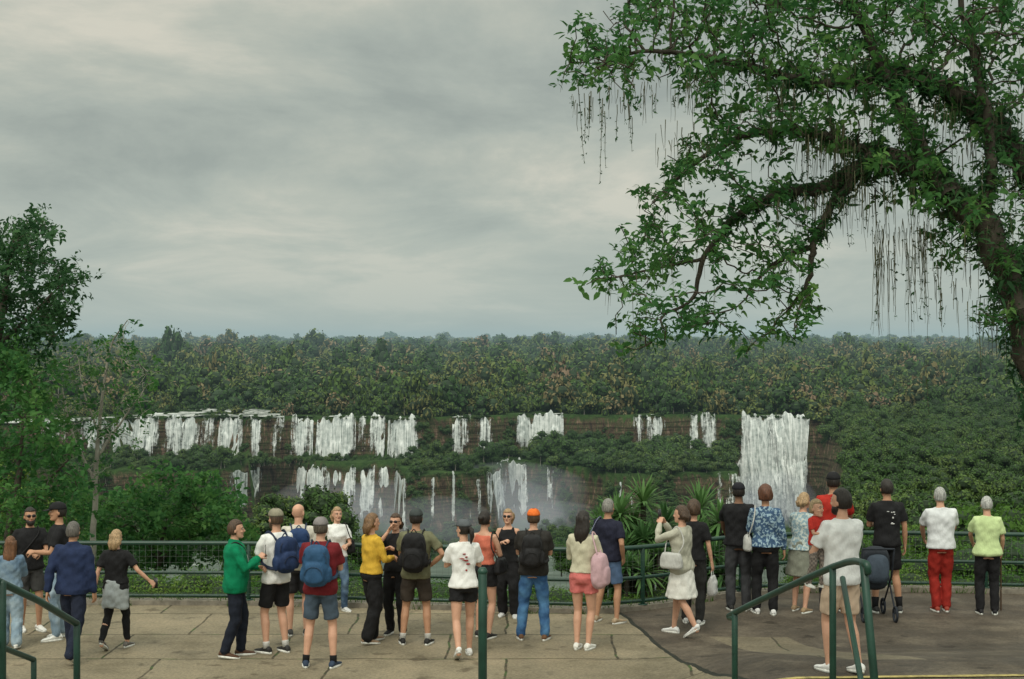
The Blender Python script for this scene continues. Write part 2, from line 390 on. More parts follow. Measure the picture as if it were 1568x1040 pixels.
    for e in extras:
        if e[0]=='backpack':
            big=e[2] if len(e)>2 else 1.0; m=em(fabric(e[1],.7)); m2=em(fabric(tuple(c*.5+.01 for c in e[1]),.6))
            q=MB(); yb=-.13-.085*big-(.02 if tt=='jacket' else 0)
            c=L((0,yb,1.22)); q.add(*ell(c,(.15*big,.095*big,.235*big),16,12,3.2))
            q.add(*ell(c+np.array([0,-.09*big,-.07]),(.115*big,.045*big,.12*big),14,10,3.2)); q.add(*ell(c+np.array([0,-.03,.13*big]),(.13*big,.085*big,.1*big),14,10,2.8))
            for sx in(-1,1): q.add(*ell(c+np.array([sx*.15*big,0,-.1]),(.03,.06,.09),10,8,2.6))
            v,f=remesh(q,.012,3,.002,sd); ex.add(v,f,m)
            for sx in(-1,1):
                P=catmull([c+np.array([sx*.08,.07,.17]),L((sx*.10,-.03,1.475)),L((sx*.105,.05,1.46)),L((sx*.115,.135+belly*.3,1.33)),L((sx*.15,.11+belly*.3,1.17)),L((sx*.175*bulk,-.03,1.08)),c+np.array([sx*.12,.06,-.17])],4)
                ex.add(*tube(P,.021,8,flat=.45),m2)
            ex.add(*tube(catmull([c+np.array([-.04,.02,.225*big]),c+np.array([0,.02,.27*big]),c+np.array([.04,.02,.225*big])],3),.008,6),m2)
            P=[c+np.array([math.cos(a)*.135*big,-.075*big-.01,.08+math.sin(a)*.12*big]) for a in np.linspace(-.3,math.pi+.3,14)]
            ex.add(*tube(P,.006,6),m2)
            P=[c+np.array([math.cos(a)*.10*big,-.135*big,-.09+math.sin(a)*.09*big]) for a in np.linspace(0,math.pi,10)]
            ex.add(*tube(P,.005,6),m2)
        elif e[0]=='bag':
            m=em(fabric(e[1],.6)); sx=e[2]; zz=e[3] if len(e)>3 else .95; w=e[4] if len(e)>4 else .14
            c=L((sx*.24,.03,zz)); q=MB(); q.add(*loft([ering(c+np.array([0,0,h]),a,b2,14,3,(0,1,0),(1,0,0)) for h,a,b2 in((-.12,w*.85,.05),(-.09,w,.065),(0,w,.06),(.08,w*.85,.045),(.1,w*.75,.02))]))
            v,f=remesh(q,.012,3,.002,sd); ex.add(v,f,m)
            if len(e)>5 and e[5]=='x': P=[c+np.array([0,.1,.08]),L((sx*.12,.15,1.15)),L((-sx*.08,.13,1.38)),L((-sx*.11,.0,1.485)),L((-sx*.06,-.13,1.35)),L((sx*.14,-.13,1.1)),c+np.array([0,-.1,.08])]
            else: P=[c+np.array([0,.1,.08]),L((sx*.17,.13,1.3)),L((sx*.14,.0,1.49)),L((sx*.17,-.12,1.3)),c+np.array([0,-.1,.08])]
            ex.add(*tube(catmull(P,5),.009,6),m)
        elif e[0]=='phone':
            m=em(BLACKPL); k=e[1]; sh,el,wr,_=armj[k]; f_=wr-el;f_/=np.linalg.norm(f_); c=wr+f_*.10+np.array([0,.02,.03])
            ex.add(*loft([ering(c+np.array([0,0,h]),.037,.005,16,6) for h in(-.075,.075)]),m)
        elif e[0]=='glasses':
            m=em(BLACKPL)
            for sx in(-1,1):
                v,f=ell((sx*.033,.094,.014),(.027,.006,.02),12,8,2.5); ex.add(Hd(v),f,m)
                v,f=tube([(sx*.055,.088,.018),(sx*.082,-.01,.012)],.004,6); ex.add(Hd(v),f,m)
            v,f=tube([(-.015,.099,.018),(.015,.099,.018)],.004,6); ex.add(Hd(v),f,m)
        elif e[0]=='beard':
            m=em(hairmat(e[1])); v,f=loft([ering((0,.03,z),w,dd,16) for z,w,dd in((-.128,.03,.045),(-.11,.052,.07),(-.075,.062,.068),(-.045,.067,.055))]); ex.add(Hd(v),f,m)
        elif e[0]=='tied':
            m=em(fabric(e[1])); q=MB(); rings=[]
            for z,w,dd in((1.03,.155,.125),(.95,.185,.15),(.8,.20,.17),(.62,.20,.175)):
                t=np.linspace(0,2*np.pi,36,endpoint=False); y=np.sin(t)*dd; fl=1+.05*np.sin(t*7+z*4)
                rings.append(np.array([np.cos(t)*w*fl,np.where(y>.04,.04+(y-.04)*(1 if z>.9 else .2),y)*fl,np.full(36,z)+.03*np.sin(t*3)*(z<.9)]).T)
            q.add(*loft(rings)); v,f=remesh(q,.014,1,.004,sd); ex.add(v,f,m)
        elif e[0]=='print':
            m=em(fabric(e[1])); rg=np.random.default_rng(sd)
            for i in range(7):
                x=rg.uniform(-.07,.07); z=rg.uniform(1.12,1.36)
                yb=-(np.interp(z,[r[0] for r in TR],[r[2] for r in TR])+.0175)
                ex.add(*ell(L((x,yb*math.sqrt(max(.2,1-(x/.22)**2)),z)),(rg.uniform(.01,.035),.006,rg.uniform(.005,.014)),8,6),m)
        elif e[0]=='cane':
            m=em(simple('cane_wood',(.12,.07,.04),.5)); sh,el,wr,_=armj[1]; c=wr+np.array([0,.08,-.05])
            ex.add(*tube([(c[0],c[1],0.01),(c[0],c[1],c[2]),(c[0],c[1]-.03,c[2]+.03),(c[0],c[1]-.08,c[2]+.02)],.011,8),m)
        elif e[0]=='tote':
            m=em(fabric(e[1],.6)); sh,el,wr,_=armj[e[2]]; c=wr+np.array([0,.04,-.33])
            q=MB(); q.add(*loft([ering(c+np.array([0,0,h]),a,b2,14,3,(0,1,0),(1,0,0)) for h,a,b2 in((-.14,.11,.05),(-.1,.13,.07),(.05,.14,.06),(.14,.13,.02))])); v,f=remesh(q,.012,2,.003,sd); ex.add(v,f,m)
            ex.add(*tube(catmull([c+np.array([0,.08,.12]),c+np.array([0,0,.28]),c+np.array([0,-.08,.12])],4),.007,6),m)
        elif e[0]=='packcarried':
            m=em(fabric(e[1],.7)); sx=e[2]; c=L((sx*.24,-.06,1.02)); q=MB(); q.add(*ell(c,(.10,.15,.23),16,12,3)); q.add(*ell(c+np.array([sx*.08,0,-.06]),(.05,.11,.12),14,10,3))
            v,f=remesh(q,.012,3,.002,sd); ex.add(v,f,m)
            ex.add(*tube(catmull([c+np.array([0,.07,.2]),L((sx*.15,.05,1.45)),L((sx*.14,-.05,1.47)),c+np.array([0,-.08,.2])],5),.016,6,flat=.5),m)
        elif e[0]=='lanyard':
            m=em(fabric(e[1])); ex.add(*tube(catmull([L((-.06,.02,1.49)),L((-.05,.12,1.4)),L((0,.17,1.2)),L((.05,.12,1.4)),L((.06,.02,1.49))],4),.006,6),m)
            ex.add(*loft([ering(L((0,.18,1.16+h)),.04,.004,12,5) for h in(-.05,.04)]),m)
    if ex.n: link('accessories',ex.mesh('acc',exm),root)
    return root

LS=(.60,.34,.235); MS=(.46,.25,.155); DS=(.22,.12,.075)
DH=(.018,.012,.009); BR=(.08,.045,.025); BL=(.42,.28,.15); GH=(.24,.23,.21); RD=(.13,.05,.025)
BK=(.014,.014,.016); WH=(.82,.82,.80)
JN=fabric((.05,.09,.16),.85,'jeans',(.14,.22,.32)); LJ=fabric((.22,.31,.40),.85,'jeans',(.34,.43,.5)); BJ=fabric((.035,.10,.24),.85,'jeans',(.08,.2,.38))
person('girl',16,992,822,15,('jacket',fabric((.12,.19,.28),.85,'jeans',(.2,.28,.36)),.95),('wide',LJ),('long',(.16,.07,.03),.36),('down','front'),'small',LS)
person('man',46,966,778,-150,('tee',BK),('shorts',(.05,.05,.05)),('short',DH),('front','down'),'contra',MS,[('glasses',),('beard',DH),('bag',BK,1,.98,.1,'x')],bulk=1.08)
person('man',90,978,770,110,('tee',BK),('jeans',LJ),('short',DH),('front','down'),'contra',MS,[('cap',BK)],bulk=1.05)
person('man',112,1013,800,-8,('jacket',(.018,.03,.08),.86),('trousers',(.015,.02,.04)),('short',(.12,.11,.1)),('back','down'),'stride',MS,bulk=1.15,shoes=(.05,.05,.05))
person('woman',178,994,812,-12,('tee',BK,.98),('leggings',BK),('mid',BL,.15),('back','out'),'stride2',LS,[('tied',(.33,.36,.37)),('phone',1)],bulk=1.15,shoes=(.15,.14,.13))
person('man',360,1006,797,-80,('jacket',(.0,.19,.085),.84),('trousers',(.012,.016,.028)),('short',BR),('front',((.10,.30,1.28),(.6,-.3,-1),'grip')),'small',LS,[('phone',1),('bag',BK,-1,1.05,.13,'x'),('lanyard',(.5,.5,.5))],bulk=1.12,belly=.04,shoes=(.10,.05,.03))
person('man',423,999,780,42,('tee',WH,.86),('shorts',BK),('short',BR),('front','front'),'contra',LS,[('cap',(.25,.23,.17)),('backpack',(.02,.04,.11),.95),('beard',BR)],shoes=(.03,.03,.03),socks=((.6,.6,.58),0))
person('man',457,972,772,10,('tee',(.6,.57,.5)),('shorts',(.03,.03,.035)),('bald',BR),('front','down'),'stand',LS,[('backpack',(.02,.05,.14),1.0)],shoes=(.06,.06,.06),head=(-25,0))
person('woman',516,936,777,-155,('tee',WH),('jeans',JN),('mid',BL,.12),('front','hip'),'contra',LS,[('bag',BK,-1,1.1,.1)],shoes=(.6,.6,.6))
person('man',491,1021,793,-6,('tee',(.17,.016,.022),.86),('shorts',(.07,.10,.14)),('short',(.1,.08,.06)),('front','front'),'wide',LS,[('cap',(.22,.2,.2)),('backpack',(.03,.09,.19),1.05)],bulk=1.15,shoes=(.03,.05,.09),socks=(BK,0))
person('woman',569,984,787,-55,('long',(.68,.42,.05),.95),('wide',BK),('mid',(.2,.11,.05),.14),('chest','front'),'small',LS,bulk=1.1,shoes=(.3,.2,.13))
person('woman',606,972,787,165,('tee',BK),('trousers',BK),('mid',BR,.1),('down','face'),'contra',LS,[('glasses',),('bag',BK,-1)],shoes=BK)
person('man',637,986,780,-4,('tee',(.17,.17,.10),.86),('shorts',(.045,.035,.028)),('short',DH),('front','hip'),'wide',MS,[('cap',(.05,.06,.06)),('backpack',BK,1.1)],bulk=1.06,shoes=(.02,.02,.02),socks=((.5,.5,.48),0))
person('woman',710,1007,796,8,('tee',WH,.90),('shortshorts',BK),('pony',DH),('chest','chest'),'stride2',LS,[('cap',(.1,.11,.12)),('print',(.35,.05,.05))],shoes=(.8,.8,.78),head=(40,0))
person('woman',742,976,783,-28,('tank',(.62,.17,.11),1.02),('shortshorts',BK),('bun',DH),('down','front'),'contra',LS,[('bag',BK,1,1.02)],shoes=(.03,.03,.03))
person('woman',778,944,780,168,('tank',BK,.9),('wide',BK),('mid',BL,.12),('down','chest'),'contra',LS,[('glasses',)],shoes=(.6,.6,.6))
person('man',817,979,780,-6,('tee',(.03,.028,.026),.87),('trousers',BJ),('short',BR),('front','front'),'wide',LS,[('cap',(.75,.16,.03)),('backpack',(.02,.02,.022),.95)],bulk=1.15,shoes=(.14,.07,.035))
person('woman',893,994,783,-22,('long',(.55,.52,.39),.98),('shortshorts',(.68,.19,.18)),('long',DH,.28),('chest','hold'),'narrow',LS,[('packcarried',(.55,.36,.40),1)],shoes=(.75,.74,.7))
person('man',931,953,765,-35,('tee',(.018,.02,.04)),('shorts',(.09,.15,.27)),('short',GH),('front','pocket'),'wide',MS,[('packcarried',(.2,.22,.33),-1)],shoes=(.4,.3,.2),bulk=1.1)
person('woman',1062,955,768,-20,('tee',BK),('trousers',(.03,.03,.03)),('curly',BR),('front','down'),'contra',LS,[('tote',(.55,.55,.55),1)],shoes=(.6,.6,.6))
person('woman',1044,973,775,55,('long',(.46,.45,.37),.80),('skirt',(.74,.73,.69),.52),('mid',BR,.08),('phone','phone'),'stride2',LS,[('phone',0),('bag',(.5,.5,.48),-1,1.05,.17)],bulk=1.2,shoes=(.8,.8,.8))
person('man',1131,934,740,-5,('tee',BK,.9),('trousers',(.05,.052,.058)),('short',DH),('rail','rail'),'stand',DS,[('cap',(.015,.015,.02))],bulk=1.1,shoes=(.03,.03,.03))
person('woman',1172,940,745,-5,('long',fabric((.05,.10,.19),.85,'blotch',(.3,.42,.5)),.93),('trousers',BK),('curly',RD),('front','down'),'contra',MS,[('bag',(.5,.5,.48),-1,.98,.13)],bulk=1.15,shoes=(.7,.7,.7))
person('woman',1226,937,756,-40,('tee',fabric((.25,.36,.42),.85,'blotch',(.5,.55,.52)),.93),('skirt',(.20,.21,.17),.55),('mid',BL,.07),('rail','front'),'contra',LS,shoes=(.35,.25,.15),lean=8)
person('man',1276,934,724,-15,('tee',(.45,.03,.02)),('trousers',(.03,.03,.04)),('short',DH),('rail','rail'),'stand',MS,[('cap',BK)],shoes=BK)
person('man',1289,1030,750,24,('tee',(.80,.81,.81),.85),('shorts',(.58,.44,.33)),('short',DH),(((.10,.28,1.12),(.8,-.2,-.8),'relax'),'front'),'small',LS,[('beard',DH)],bulk=1.08,drop=3.34,shoes=(.8,.8,.78),head=(22,0))
person('man',1358,937,735,4,('tee',BK,.88),('shorts',BK),('short',DH),('front','down'),'wide',MS,[('print',(.6,.6,.6))],shoes=(.05,.05,.05),socks=(BK,1))
person('man',1441,936,748,-3,('tee',(.66,.68,.70),.9),('trousers',(.30,.022,.015)),('short',(.42,.42,.40)),('rail','rail'),'narrow',LS,bulk=1.12,shoes=(.3,.05,.03),lean=5)
person('woman',1512,940,762,-10,('tee',(.52,.64,.32),.88),('trousers',BK),('short',(.48,.48,.46)),('rail','fwd'),'stand',LS,[('cane',)],bulk=1.18,shoes=BK,lean=6)
tod=person('toddler',1250,1030,950,-140,('tee',(.55,.04,.03)),('trousers',fabric((.3,.25,.22),.8,'check',(.05,.05,.05))),('short',(.45,.32,.18)),('chest','front'),'small',LS,drop=3.34,H=.86)
tod.location=(tod.location.x-.0,14.42,CAMZ-3.34+.86)
bpy.data.objects.remove(_tmp)
print('people',time.time()-T0)

# ---------------------------------------------------------------- terrain
def Y1(x):
    x=np.asarray(x,float); return 600+12*np.sin(x/31+.4)+6*np.sin(x/12+1)+2.5*np.sin(x/5.3)-60*ss((-x-100)/110)+12*ss((x-60)/60)
def bandx(x,a,b,w=5): return ss((x-a)/w)*ss((b-x)/w)
def Y2(x):
    x=np.asarray(x,float); w=bandx(x,88,134,7); base=-44+8*np.sin(x/23+.5)+4*np.sin(x/9)+1.5*np.sin(x/4)+33*bandx(x,-112,-40,8)-22*np.exp(-((x-56)/26)**2)+14*np.exp(-((x-0)/10)**2)
    return Y1(x)+base*(1-w)-4.0*w
def PX(px,D):
    x=(px-CX)*.27
    for _ in range(6): x=(px-CX)/F*float(D(x))
    return x
def fbm(x,y,s):
    return (np.sin(x/s+1.3*np.sin(y/s*.8+1))+np.sin(y/s*1.3+1.7*np.sin(x/s*.7))+.5*np.sin(x/s*2.3+y/s*1.9)+.5*np.sin(y/s*2.9-x/s*2.1))/3
def terrain(x,y):
    x=np.asarray(x,float);y=np.asarray(y,float)
    t=Y1(x)-y; t2=Y2(x)-y
    far=-27+np.clip(y-600,0,4400)*.0020+2.5*fbm(x,y,180)*np.clip((y-650)/600,0,2)
    far+=9*np.exp(-((x+60)/1000)**2-((y-5000)/900)**2)+5*np.exp(-((x-1000)/500)**2-((y-5000)/900)**2)+2.5*fbm(x,y,310)*np.clip((y-3000)/1500,0,1)
    z=np.where(t<0,far,np.interp(t,[0,3.5,46],[-27,-43.5,-46.5]))
    z=np.where((t>2),z+1.2*fbm(x,y,9),z)
    z=np.where(t2>0,np.interp(t2,[0,4,8,40],[-47,-66,-70,-74]),z)
    near=np.interp(y,[0,23,60,110,172],[-.6,-.6,-16,-40,-76])
    z=np.maximum(z,np.where(y<400,near,-999))
    z=np.maximum(z,-76+64*np.exp(-((x+48)/30)**2-((y-110)/60)**2))
    z=np.maximum(z,-76+51*np.exp(-((x+36)/20)**2-((y-235)/50)**2))
    nf=np.clip((y-30)/60,0,1)
    m=ss((x-.205*y+2)/(.035*y+4)); rl=np.interp(y,[0,23,60,100,200,350,560,600],[-.6,-.6,-11,-17,-30,-36,-31,-27])+2.5*fbm(x,y,25)*nf
    m=m*(1-.0*nf)
    z=np.where(y<600,z*(1-m)+np.maximum(rl,z)*m,z)
    ml=ss((-x-.30*y)/(.05*y+4)); z=np.where((y<540)&(y>30),z*(1-ml)+np.maximum(np.interp(y,[30,60,200,540],[-4,-10,-28,-38]),z)*ml,z)
    return z
xs=np.concatenate([-np.geomspace(16000,330,22),np.arange(-320,321,3.0),np.geomspace(330,16000,22)])
ys=np.concatenate([np.arange(-300,20,40),np.arange(22,60,2),np.arange(60,460,6),np.arange(460,640,1.5),np.arange(640,900,12),np.geomspace(910,18000,60)])
X,Y=np.meshgrid(xs,ys); Z=terrain(X,Y); nx,ny=len(xs),len(ys)
idx=np.arange(nx*ny).reshape(ny,nx)
Q=np.stack([idx[:-1,:-1],idx[:-1,1:],idx[1:,1:],idx[1:,:-1]],-1).reshape(-1,4)
m,nt,b=newmat('jungle_ground_and_basalt')
geo=nt.nodes.new('ShaderNodeNewGeometry'); sep=nt.nodes.new('ShaderNodeSeparateXYZ'); nt.links.new(geo.outputs['Normal'],sep.inputs[0])
P_=geo.outputs['Position']
rock=ramp(nt,noise(nt,scaled(nt,P_,(.3,.3,.06)),1.6,7,.68),[(.34,(.035,.03,.022)),(.45,(.11,.075,.05)),(.52,(.05,.07,.03)),(.60,(.19,.12,.085)),(.70,(.25,.19,.145))])
strat=noise(nt,scaled(nt,P_,(.02,.02,1.1)),1.0,3,.6); sr=ramp(nt,strat,[(.42,(.45,.45,.45)),(.52,(1,1,1))])
mm=nt.nodes.new('ShaderNodeMix'); mm.data_type='RGBA'; mm.blend_type='MULTIPLY'; mm.inputs[0].default_value=1; nt.links.new(rock.outputs[0],mm.inputs[6]); nt.links.new(sr.outputs[0],mm.inputs[7])
grn=ramp(nt,noise(nt,P_,.25,5,.6),[(.3,(.022,.048,.016)),(.7,(.06,.11,.03))])
f=math_(nt,'MULTIPLY',math_(nt,'SUBTRACT',sep.outputs[2],.5),5,clamp=True)
nt.links.new(mixc(nt,f,mm.outputs[2],grn.outputs[0]),b.inputs['Base Color']); b.inputs['Roughness'].default_value=.95; b.inputs['Specular IOR Level'].default_value=.1
bump(nt,b,noise(nt,P_,.5,6,.7),.9,2.0)
link('ground',fastmesh('ground',np.stack([X,Y,Z],-1).reshape(-1,3),Q,[m],True))
m,nt,b=newmat('river_water'); r=ramp(nt,noise(nt,scaled(nt,pos(nt),(.05,.09,.03)),1,7,.65),[(.38,(.05,.075,.055)),(.58,(.09,.12,.095)),(.70,(.3,.34,.31))]); nt.links.new(r.outputs[0],b.inputs['Base Color']); b.inputs['Roughness'].default_value=.6
link('river',MB().add([(-330,150,-73.4),(200,150,-73.4),(200,590,-73.4),(-330,590,-73.4)],[(0,1,2,3)]).mesh('river',[m]))

# ---------------------------------------------------------------- instancing
def instancer(name,pts,rot,scl,idx,protos,parent=None):
    col=bpy.data.collections.new(name+'_parts')
    for i,p in enumerate(protos):
        o=bpy.data.objects.new('%s_%02d'%(name,i),p); col.objects.link(o)
    me=bpy.data.meshes.new(name); n=len(pts); me.vertices.add(n); me.vertices.foreach_set('co',np.asarray(pts,np.float32).ravel())
    a=me.attributes.new('rot','FLOAT_VECTOR','POINT'); a.data.foreach_set('vector',np.asarray(rot,np.float32).ravel())
    sc=np.asarray(scl,np.float32); sc=np.repeat(sc[:,None],3,1) if sc.ndim==1 else sc
    a=me.attributes.new('scl','FLOAT_VECTOR','POINT'); a.data.foreach_set('vector',sc.ravel())
    a=me.attributes.new('pick','INT','POINT'); a.data.foreach_set('value',np.asarray(idx,np.int32))
    o=link(name,me,parent)
    ng=bpy.data.node_groups.new(name,'GeometryNodeTree')
    ng.interface.new_socket('Geometry',in_out='INPUT',socket_type='NodeSocketGeometry'); ng.interface.new_socket('Geometry',in_out='OUTPUT',socket_type='NodeSocketGeometry')
    gi=ng.nodes.new('NodeGroupInput'); go=ng.nodes.new('NodeGroupOutput'); ip=ng.nodes.new('GeometryNodeInstanceOnPoints')
    ci=ng.nodes.new('GeometryNodeCollectionInfo'); ci.inputs['Collection'].default_value=col; ci.inputs['Separate Children'].default_value=True; ci.inputs['Reset Children'].default_value=True
    L=ng.links.new
    def na(nm,ty):
        q=ng.nodes.new('GeometryNodeInputNamedAttribute'); q.data_type=ty; q.inputs['Name'].default_value=nm
        return next(s for s in q.outputs if s.enabled and s.name=='Attribute')
    L(gi.outputs[0],ip.inputs['Points']); L(ci.outputs[0],ip.inputs['Instance']); ip.inputs['Pick Instance'].default_value=True
    L(na('pick','INT'),ip.inputs['Instance Index']); L(na('rot','FLOAT_VECTOR'),ip.inputs['Rotation']); L(na('scl','FLOAT_VECTOR'),ip.inputs['Scale'])
    L(ip.outputs[0],go.inputs[0]); md=o.modifiers.new('scatter','NODES'); md.node_group=ng
    return o
bark=simple('bark',(.050,.042,.030),.9,8,.4,0,.8,.03); palebark=simple('pale_bark',(.26,.24,.20),.8,3,.3)
DARKCORE=simple('crown_shade_core',(.018,.038,.014),.9,3,.4)  # dark solid blobs inside crowns; shade between the leaves put into the colour
def crown(seed,nl,nq,qs,mat,bk,tall=1.0,core=True,trunk=.9):
    rg=np.random.default_rng(seed); C=[];R=[]
    for i in range(nl):
        a=rg.uniform(0,6.28); r=rg.uniform(.1,.72)*(1 if i else 0); C.append((r*math.cos(a),r*math.sin(a),rg.uniform(-.35,.35)*tall+(.25 if r<.3 else 0))); R.append(rg.uniform(.28,.5))
    C=np.array(C);R=np.array(R); pts=[];nrm=[]
    for c,r in zip(C,R):
        k=int(nq*r*r*5); d=rg.normal(size=(k,3)); d/=np.linalg.norm(d,axis=1)[:,None]; p=c+d*r*[1,1,.75]*rg.uniform(.72,1.14,(k,1))
        ok=np.ones(k,bool)
        for c2,r2 in zip(C,R):
            ok&=np.linalg.norm((p-c2)/[1,1,.75],axis=1)>r2*.7
        ok&=(d[:,2]>-.75)
        pts.append(p[ok]);nrm.append(d[ok])
    p=np.concatenate(pts); n=np.concatenate(nrm)+rg.normal(size=(len(p),3))*.45; n[:,2]+=.15; n/=np.linalg.norm(n,axis=1)[:,None]
    u=np.cross(n,rg.normal(size=n.shape)); u/=np.linalg.norm(u,axis=1)[:,None]; w=np.cross(n,u); s=qs*rg.uniform(.5,1.3,(len(p),1))
    V=np.stack([p-u*s,p+w*s*.55,p+u*s,p-w*s*.55],1).reshape(-1,3); Q=np.arange(len(V)).reshape(-1,4); mi=np.zeros(len(Q))
    mb=MB()
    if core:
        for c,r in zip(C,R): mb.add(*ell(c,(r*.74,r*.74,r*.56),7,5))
    tb=tube([(0,0,-1.3*trunk-.3),(.02,.01,-.5),(0,0,0)],[.04,.03,.024],5)
    mv=mb.verts(); V2=[V]; off=len(V); Qs=[Q]; M=[mi]
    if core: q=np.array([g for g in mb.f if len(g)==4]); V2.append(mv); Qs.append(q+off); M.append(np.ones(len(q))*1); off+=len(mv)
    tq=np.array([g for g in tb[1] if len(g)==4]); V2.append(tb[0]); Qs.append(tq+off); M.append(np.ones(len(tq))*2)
    V=np.concatenate(V2); V[:,2]+=1.3*trunk
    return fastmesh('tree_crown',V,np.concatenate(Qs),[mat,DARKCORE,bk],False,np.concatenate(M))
FM=leafmat('jungle_leaves',[(0,(.024,.058,.020)),(.25,(.042,.088,.025)),(.45,(.07,.12,.028)),(.60,(.11,.145,.04)),(.74,(.15,.14,.055)),(.9,(.21,.15,.10))],0,.02)
FM2=leafmat('jungle_leaves_bright',[(0,(.032,.08,.018)),(.4,(.06,.135,.024)),(.7,(.10,.19,.03)),(.95,(.15,.22,.045))],.3,.03)
FMr=leafmat('rim_leaves',[(0,(.026,.060,.02)),(.5,(.058,.112,.03)),(.9,(.11,.155,.045))],0,.02)
farp=[crown(i,7+i%3,46,.12,FM,palebark,1+.3*(i%2),True,[.25,.4,.65][i%3]) for i in range(7)]
midp=[crown(20+i,9,190,.06,FMr,palebark,1.1,True,[.4,.65][i%2]) for i in range(5)]
nearp=[crown(40+i,11,800,.032,FM2,bark,1.1,True,.7) for i in range(4)]
UPF=((60,168),(172,245),(255,312),(312,372),(380,436),(447,545),(548,640),(690,755),(790,862),(968,1018),(1052,1095),(1135,1240))
LOF=((370,420),(452,545),(548,628),(655,700),(720,738),(742,806),(838,850),(946,972),(1095,1240))
UPS=((60,110,.0),(120,168,.05),(172,245,.14),(255,306,.2),(310,332,.12),(338,372,.16),(380,404,.12),(415,436,0),(447,480,.3),(486,545,.34),(549,562,.02),(566,590,.22),(595,640,.24),(690,722,.02),(727,755,.0),(792,862,.26),(969,985,.06),(990,1018,.14),(1053,1068,.08),(1073,1095,.08))
def mk(L_,D): return [(PX(a,D),PX(b,D)) for a,b in L_]
UPX=mk(UPF,Y1); LOX=mk(LOF,Y2); UPN=mk([(a,b) for a,b,_ in UPS]+[(1137,1239)],Y1)
def inside(x,L_,pad=1.5):
    r=np.zeros(len(x),bool)
    for a,b in L_: r|=(x>a-pad)&(x<b+pad)
    return r
RX0,RX1=PX(225,Y1),PX(420,Y1)
P=[]
d=540.0
while d<6500:
    s=7.0+max(0,d-600)*.0055
    n=int(2*.47*d/s)+12
    th=(np.arange(n)+rng.random(n))/n*2-1; th*=.47; x=np.tan(th)*d*.98; y=d+rng.uniform(-.9,.9,n)*s*1.5
    P.append(np.stack([x,y,np.full(n,s)],1)); d+=s*.75
P=np.concatenate(P); x,y,s=P.T
river=((x>RX0)&(x<RX1)&(y<Y1(x)+70+18*np.sin(x/9)))|((x<RX0)&(x>-215)&(y<Y1(x)+34))
isl0=(np.sin(x/6.5+(y-Y1(x))/9)+np.sin((y-Y1(x))/7-x/11))>.85
river&=~(isl0&(y>Y1(x)+6))
river|=inside(x,UPX,0)&(y<Y1(x)+12)
keep=~river&(y>Y1(x)+2); x,y,s=x[keep],y[keep],s[keep]; n=len(x)
z=terrain(x,y)-1.5
sc=s*rng.choice([.45,.6,.8,1.0,1.3],n,p=[.15,.25,.3,.2,.1])*rng.uniform(.9,1.1,n); tall=rng.uniform(.75,1.25,n)*np.clip(1.3-(y-600)/4600,.55,1.3)
patchy=fbm(x*1.0,y*.6,45); tall*=1+.22*patchy
emerg=rng.random(n)<.04; tall=np.where(emerg,tall*1.35,tall)
isl_small=(x<RX1)&(y<Y1(x)+80); sc=np.where(isl_small&(y-Y1(x)<70),sc*.5,sc)
instancer('distant_forest',np.stack([x,y,z],1),np.stack([np.zeros(n),np.zeros(n),rng.uniform(0,6.28,n)],1),np.stack([sc,sc,sc*tall],1),rng.integers(0,7,n),farp)
print('far',n)
P=[]
for (y0,y1,s) in((455,620,4.4),(250,455,6.5),(120,250,6.0),(52,120,4.2)):
    for yv in np.arange(y0,y1,s):
        xx=np.arange(-.42*yv-12,.42*yv+12,s); k=len(xx); P.append(np.stack([xx+rng.uniform(-.5,.5,k)*s,yv+rng.uniform(-.5,.5,k)*s,np.full(k,s)],1))
P=np.concatenate(P); x,y,s=P.T; z=terrain(x,y)
gx=(terrain(x+1.2,y)-terrain(x-1.2,y))/2.4; gy=(terrain(x,y+1.2)-terrain(x,y-1.2))/2.4; sl=np.hypot(gx,gy)
t=Y1(x)-y; t2=Y2(x)-y
led=(t>3)&(t2<0)
ang=x/y*F+CX
def angin(a,L_,pad=3):
    r=np.zeros(len(a),bool)
    for p,q in L_: r|=(a>p-pad)&(a<q+pad)
    return r
floor_=(t2>5)&(t2<44+18*np.sin(x/13))&~angin(ang,((452,628),(745,808),(1100,1240)),0)
keep=((z>-72)|floor_)&(sl<1.9)&(t>3.5)
keep&=~(led&(t<11)&angin(ang,UPF,1))
keep&=~(led&(-t2<11)&angin(ang,LOF,1))
keep&=~(led&angin(ang,((1125,1245),(455,545))))
keep&=~((t2>0)&(t2<45)&angin(ang,((452,628),(755,806),(1108,1245)))&(y>500)&(ang<1246))
x,y,s,z,sl,led,t2=[q[keep] for q in(x,y,s,z,sl,led,t2)]; n=len(x)
sc=s*rng.uniform(.6,.95,n); sc=np.where(led,sc*rng.choice([.5,.75,1.0,1.4],n),sc); sc=np.where(led&(x>12)&(x<92),sc*1.35,sc); sc=np.where((y>455)&(x>.2*y),sc*1.3,sc)
near=(y<135); rz=np.stack([rng.uniform(-.1,.1,n),rng.uniform(-.1,.1,n),rng.uniform(0,6.28,n)],1)
tall=rng.uniform(.75,1.25,n)
a=~near
cx=[];cy=[];cz=[];cs=[]
for D,zt,zb,L_,cnt in((Y1,-27,-43.5,UPX,1600),(Y2,-46,-67,LOX,2000)):
    xx=rng.uniform(-215,150,cnt); h=rng.random(cnt)**1.2; ok=~inside(xx,L_,.3)&((np.sin(xx/7.0)+np.sin(xx/3.1+2)+1.6*(h-.5)*2)>-.5)
    xx=xx[ok];h=h[ok]; cx.append(xx); cy.append(D(xx)-3.8*h-.2); cz.append(zt+(zb-zt)*h-1.2); cs.append(rng.uniform(1.0,3.0,len(xx)))
